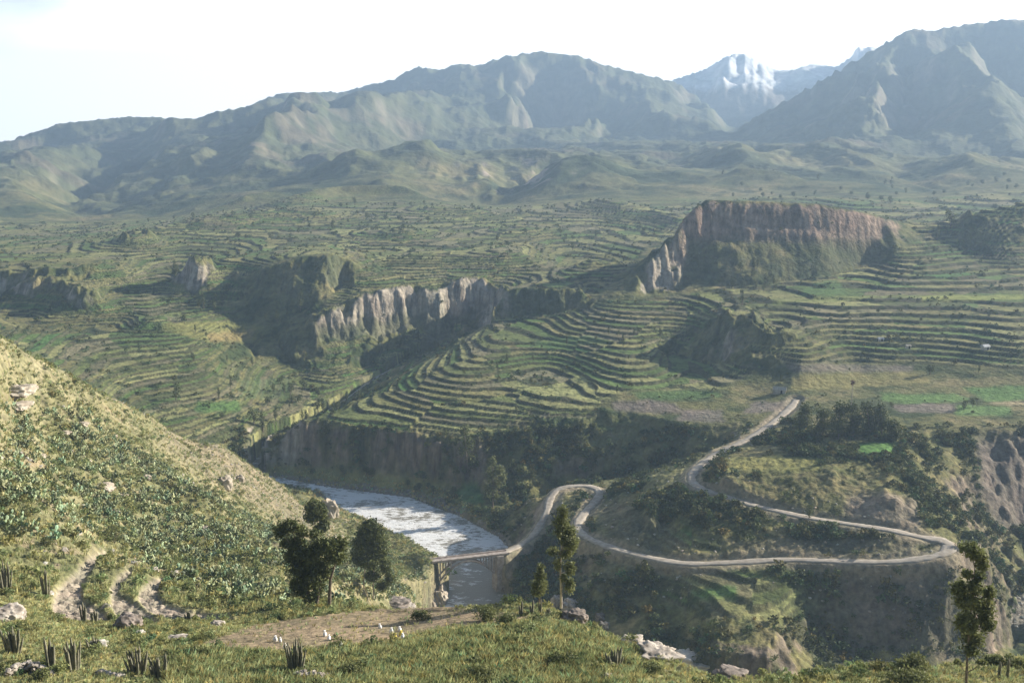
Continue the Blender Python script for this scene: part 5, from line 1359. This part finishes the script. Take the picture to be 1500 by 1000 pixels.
grove(fl([(250,395),(360,410),(345,470),(260,440)], 650, 820), 14, 'trees below the small pale bluff', 'dark valley tree scattered below the small pale bluff in the left valley', s0=.8, s1=1.3)
grove(fl([(395,560),(480,540),(520,590),(440,640),(380,660)], 480, 680), 26, 'trees along the gorge', 'tree growing along the left rim and bed of the narrow river gorge', s0=.5, s1=1.0)
grove(fl([(560,500),(660,480),(600,520),(540,525)], 640, 730), 12, 'trees under the lit cliff', 'slim dark tree at the foot of the sunlit cliff', ('tall',), .5, .8)
grove(fl([(1060,395),(1150,390),(1140,425),(1050,430)], 660, 800), 16, 'trees under the escarpment', 'slim tree in the shade at the foot of the big escarpment', ('tall', 'dark'), .6, 1.1)
grove(fl([(60,460),(420,440),(560,600),(300,640)], 480, 760), 30, 'trees on the left terraces', 'small tree standing on a terrace edge left of the gorge', s0=.35, s1=.7)
grove(fl([(640,480),(1150,470),(1150,560),(640,620)], 480, 700), 34, 'trees on the right terraces', 'small tree standing on a terrace edge right of the gorge', s0=.3, s1=.65)
grove(fl([(1170,440),(1500,440),(1500,560),(1170,540)], 500, 700), 16, 'trees on the far right terraces', 'small tree on the wide terraces at far right', s0=.3, s1=.6)
grove(fl([(200,300),(1000,290),(900,400),(250,390)], 800, 1300), 60, 'trees on the upper valley floor', 'distant tree dotting the upper valley floor', ('round', 'dark'), .6, 1.2)
grove(fl([(1000,255),(1500,250),(1500,310),(1000,290)], 1000, 1650), 34, 'trees behind the escarpment', 'distant tree on the gentle slopes behind the big escarpment', ('round', 'dark'), .8, 1.5)
grove(fl([(420,690),(660,700),(700,740),(560,712),(430,702)], 400, 480), 14, 'trees at the foot of the canyon wall', 'dark tree at the foot of the shaded canyon wall beside the river', ('dark', 'round'), .5, .9)
grove(fl([(640,640),(900,640),(860,720),(660,700)], 420, 480), 24, 'trees on the canyon wall', 'dark tree clinging to the shaded canyon wall', ('dark', 'round'), .4, .8)
grove(fl([(1165,598),(1330,598),(1330,650),(1165,655)], 380, 470), 20, 'small trees in the grove above the road', 'small dark tree filling the grove above the upper road', ('dark', 'round'), .5, .8)
grove(fl([(1330,628),(1425,628),(1420,760),(1370,770)], 340, 430), 14, 'trees in the right gully', 'dark tree in the shaded gully right of the grove', ('dark', 'round'), .4, .8)
# ------------------------------------------------------------------ haze
def haze():
    x, y0, y1, zl, zh = 7000, -3100, 5900, -190, 470
    V_ = np.array([(sx, sy, sz) for sz in (zl, zh) for sy in (y0, y1) for sx in (-x, x)], float)
    F_ = np.array([(0,2,3,1),(4,5,7,6),(0,1,5,4),(2,6,7,3),(0,4,6,2),(1,3,7,5)])
    m = bpy.data.materials.new('air_haze'); m.use_nodes = True; nt = m.node_tree; nt.nodes.clear()
    o = nt.nodes.new('ShaderNodeOutputMaterial'); v = nt.nodes.new('ShaderNodeVolumePrincipled')
    v.inputs['Color'].default_value = (.29, .40, .545, 1); v.inputs['Density'].default_value = HAZE; v.inputs['Anisotropy'].default_value = .2
    nt.links.new(v.outputs[0], o.inputs['Volume'])
    tag(mesh_np('haze', V_, F_, m, smooth_=False), kind='stuff')
HAZE = 2.6e-4
haze()
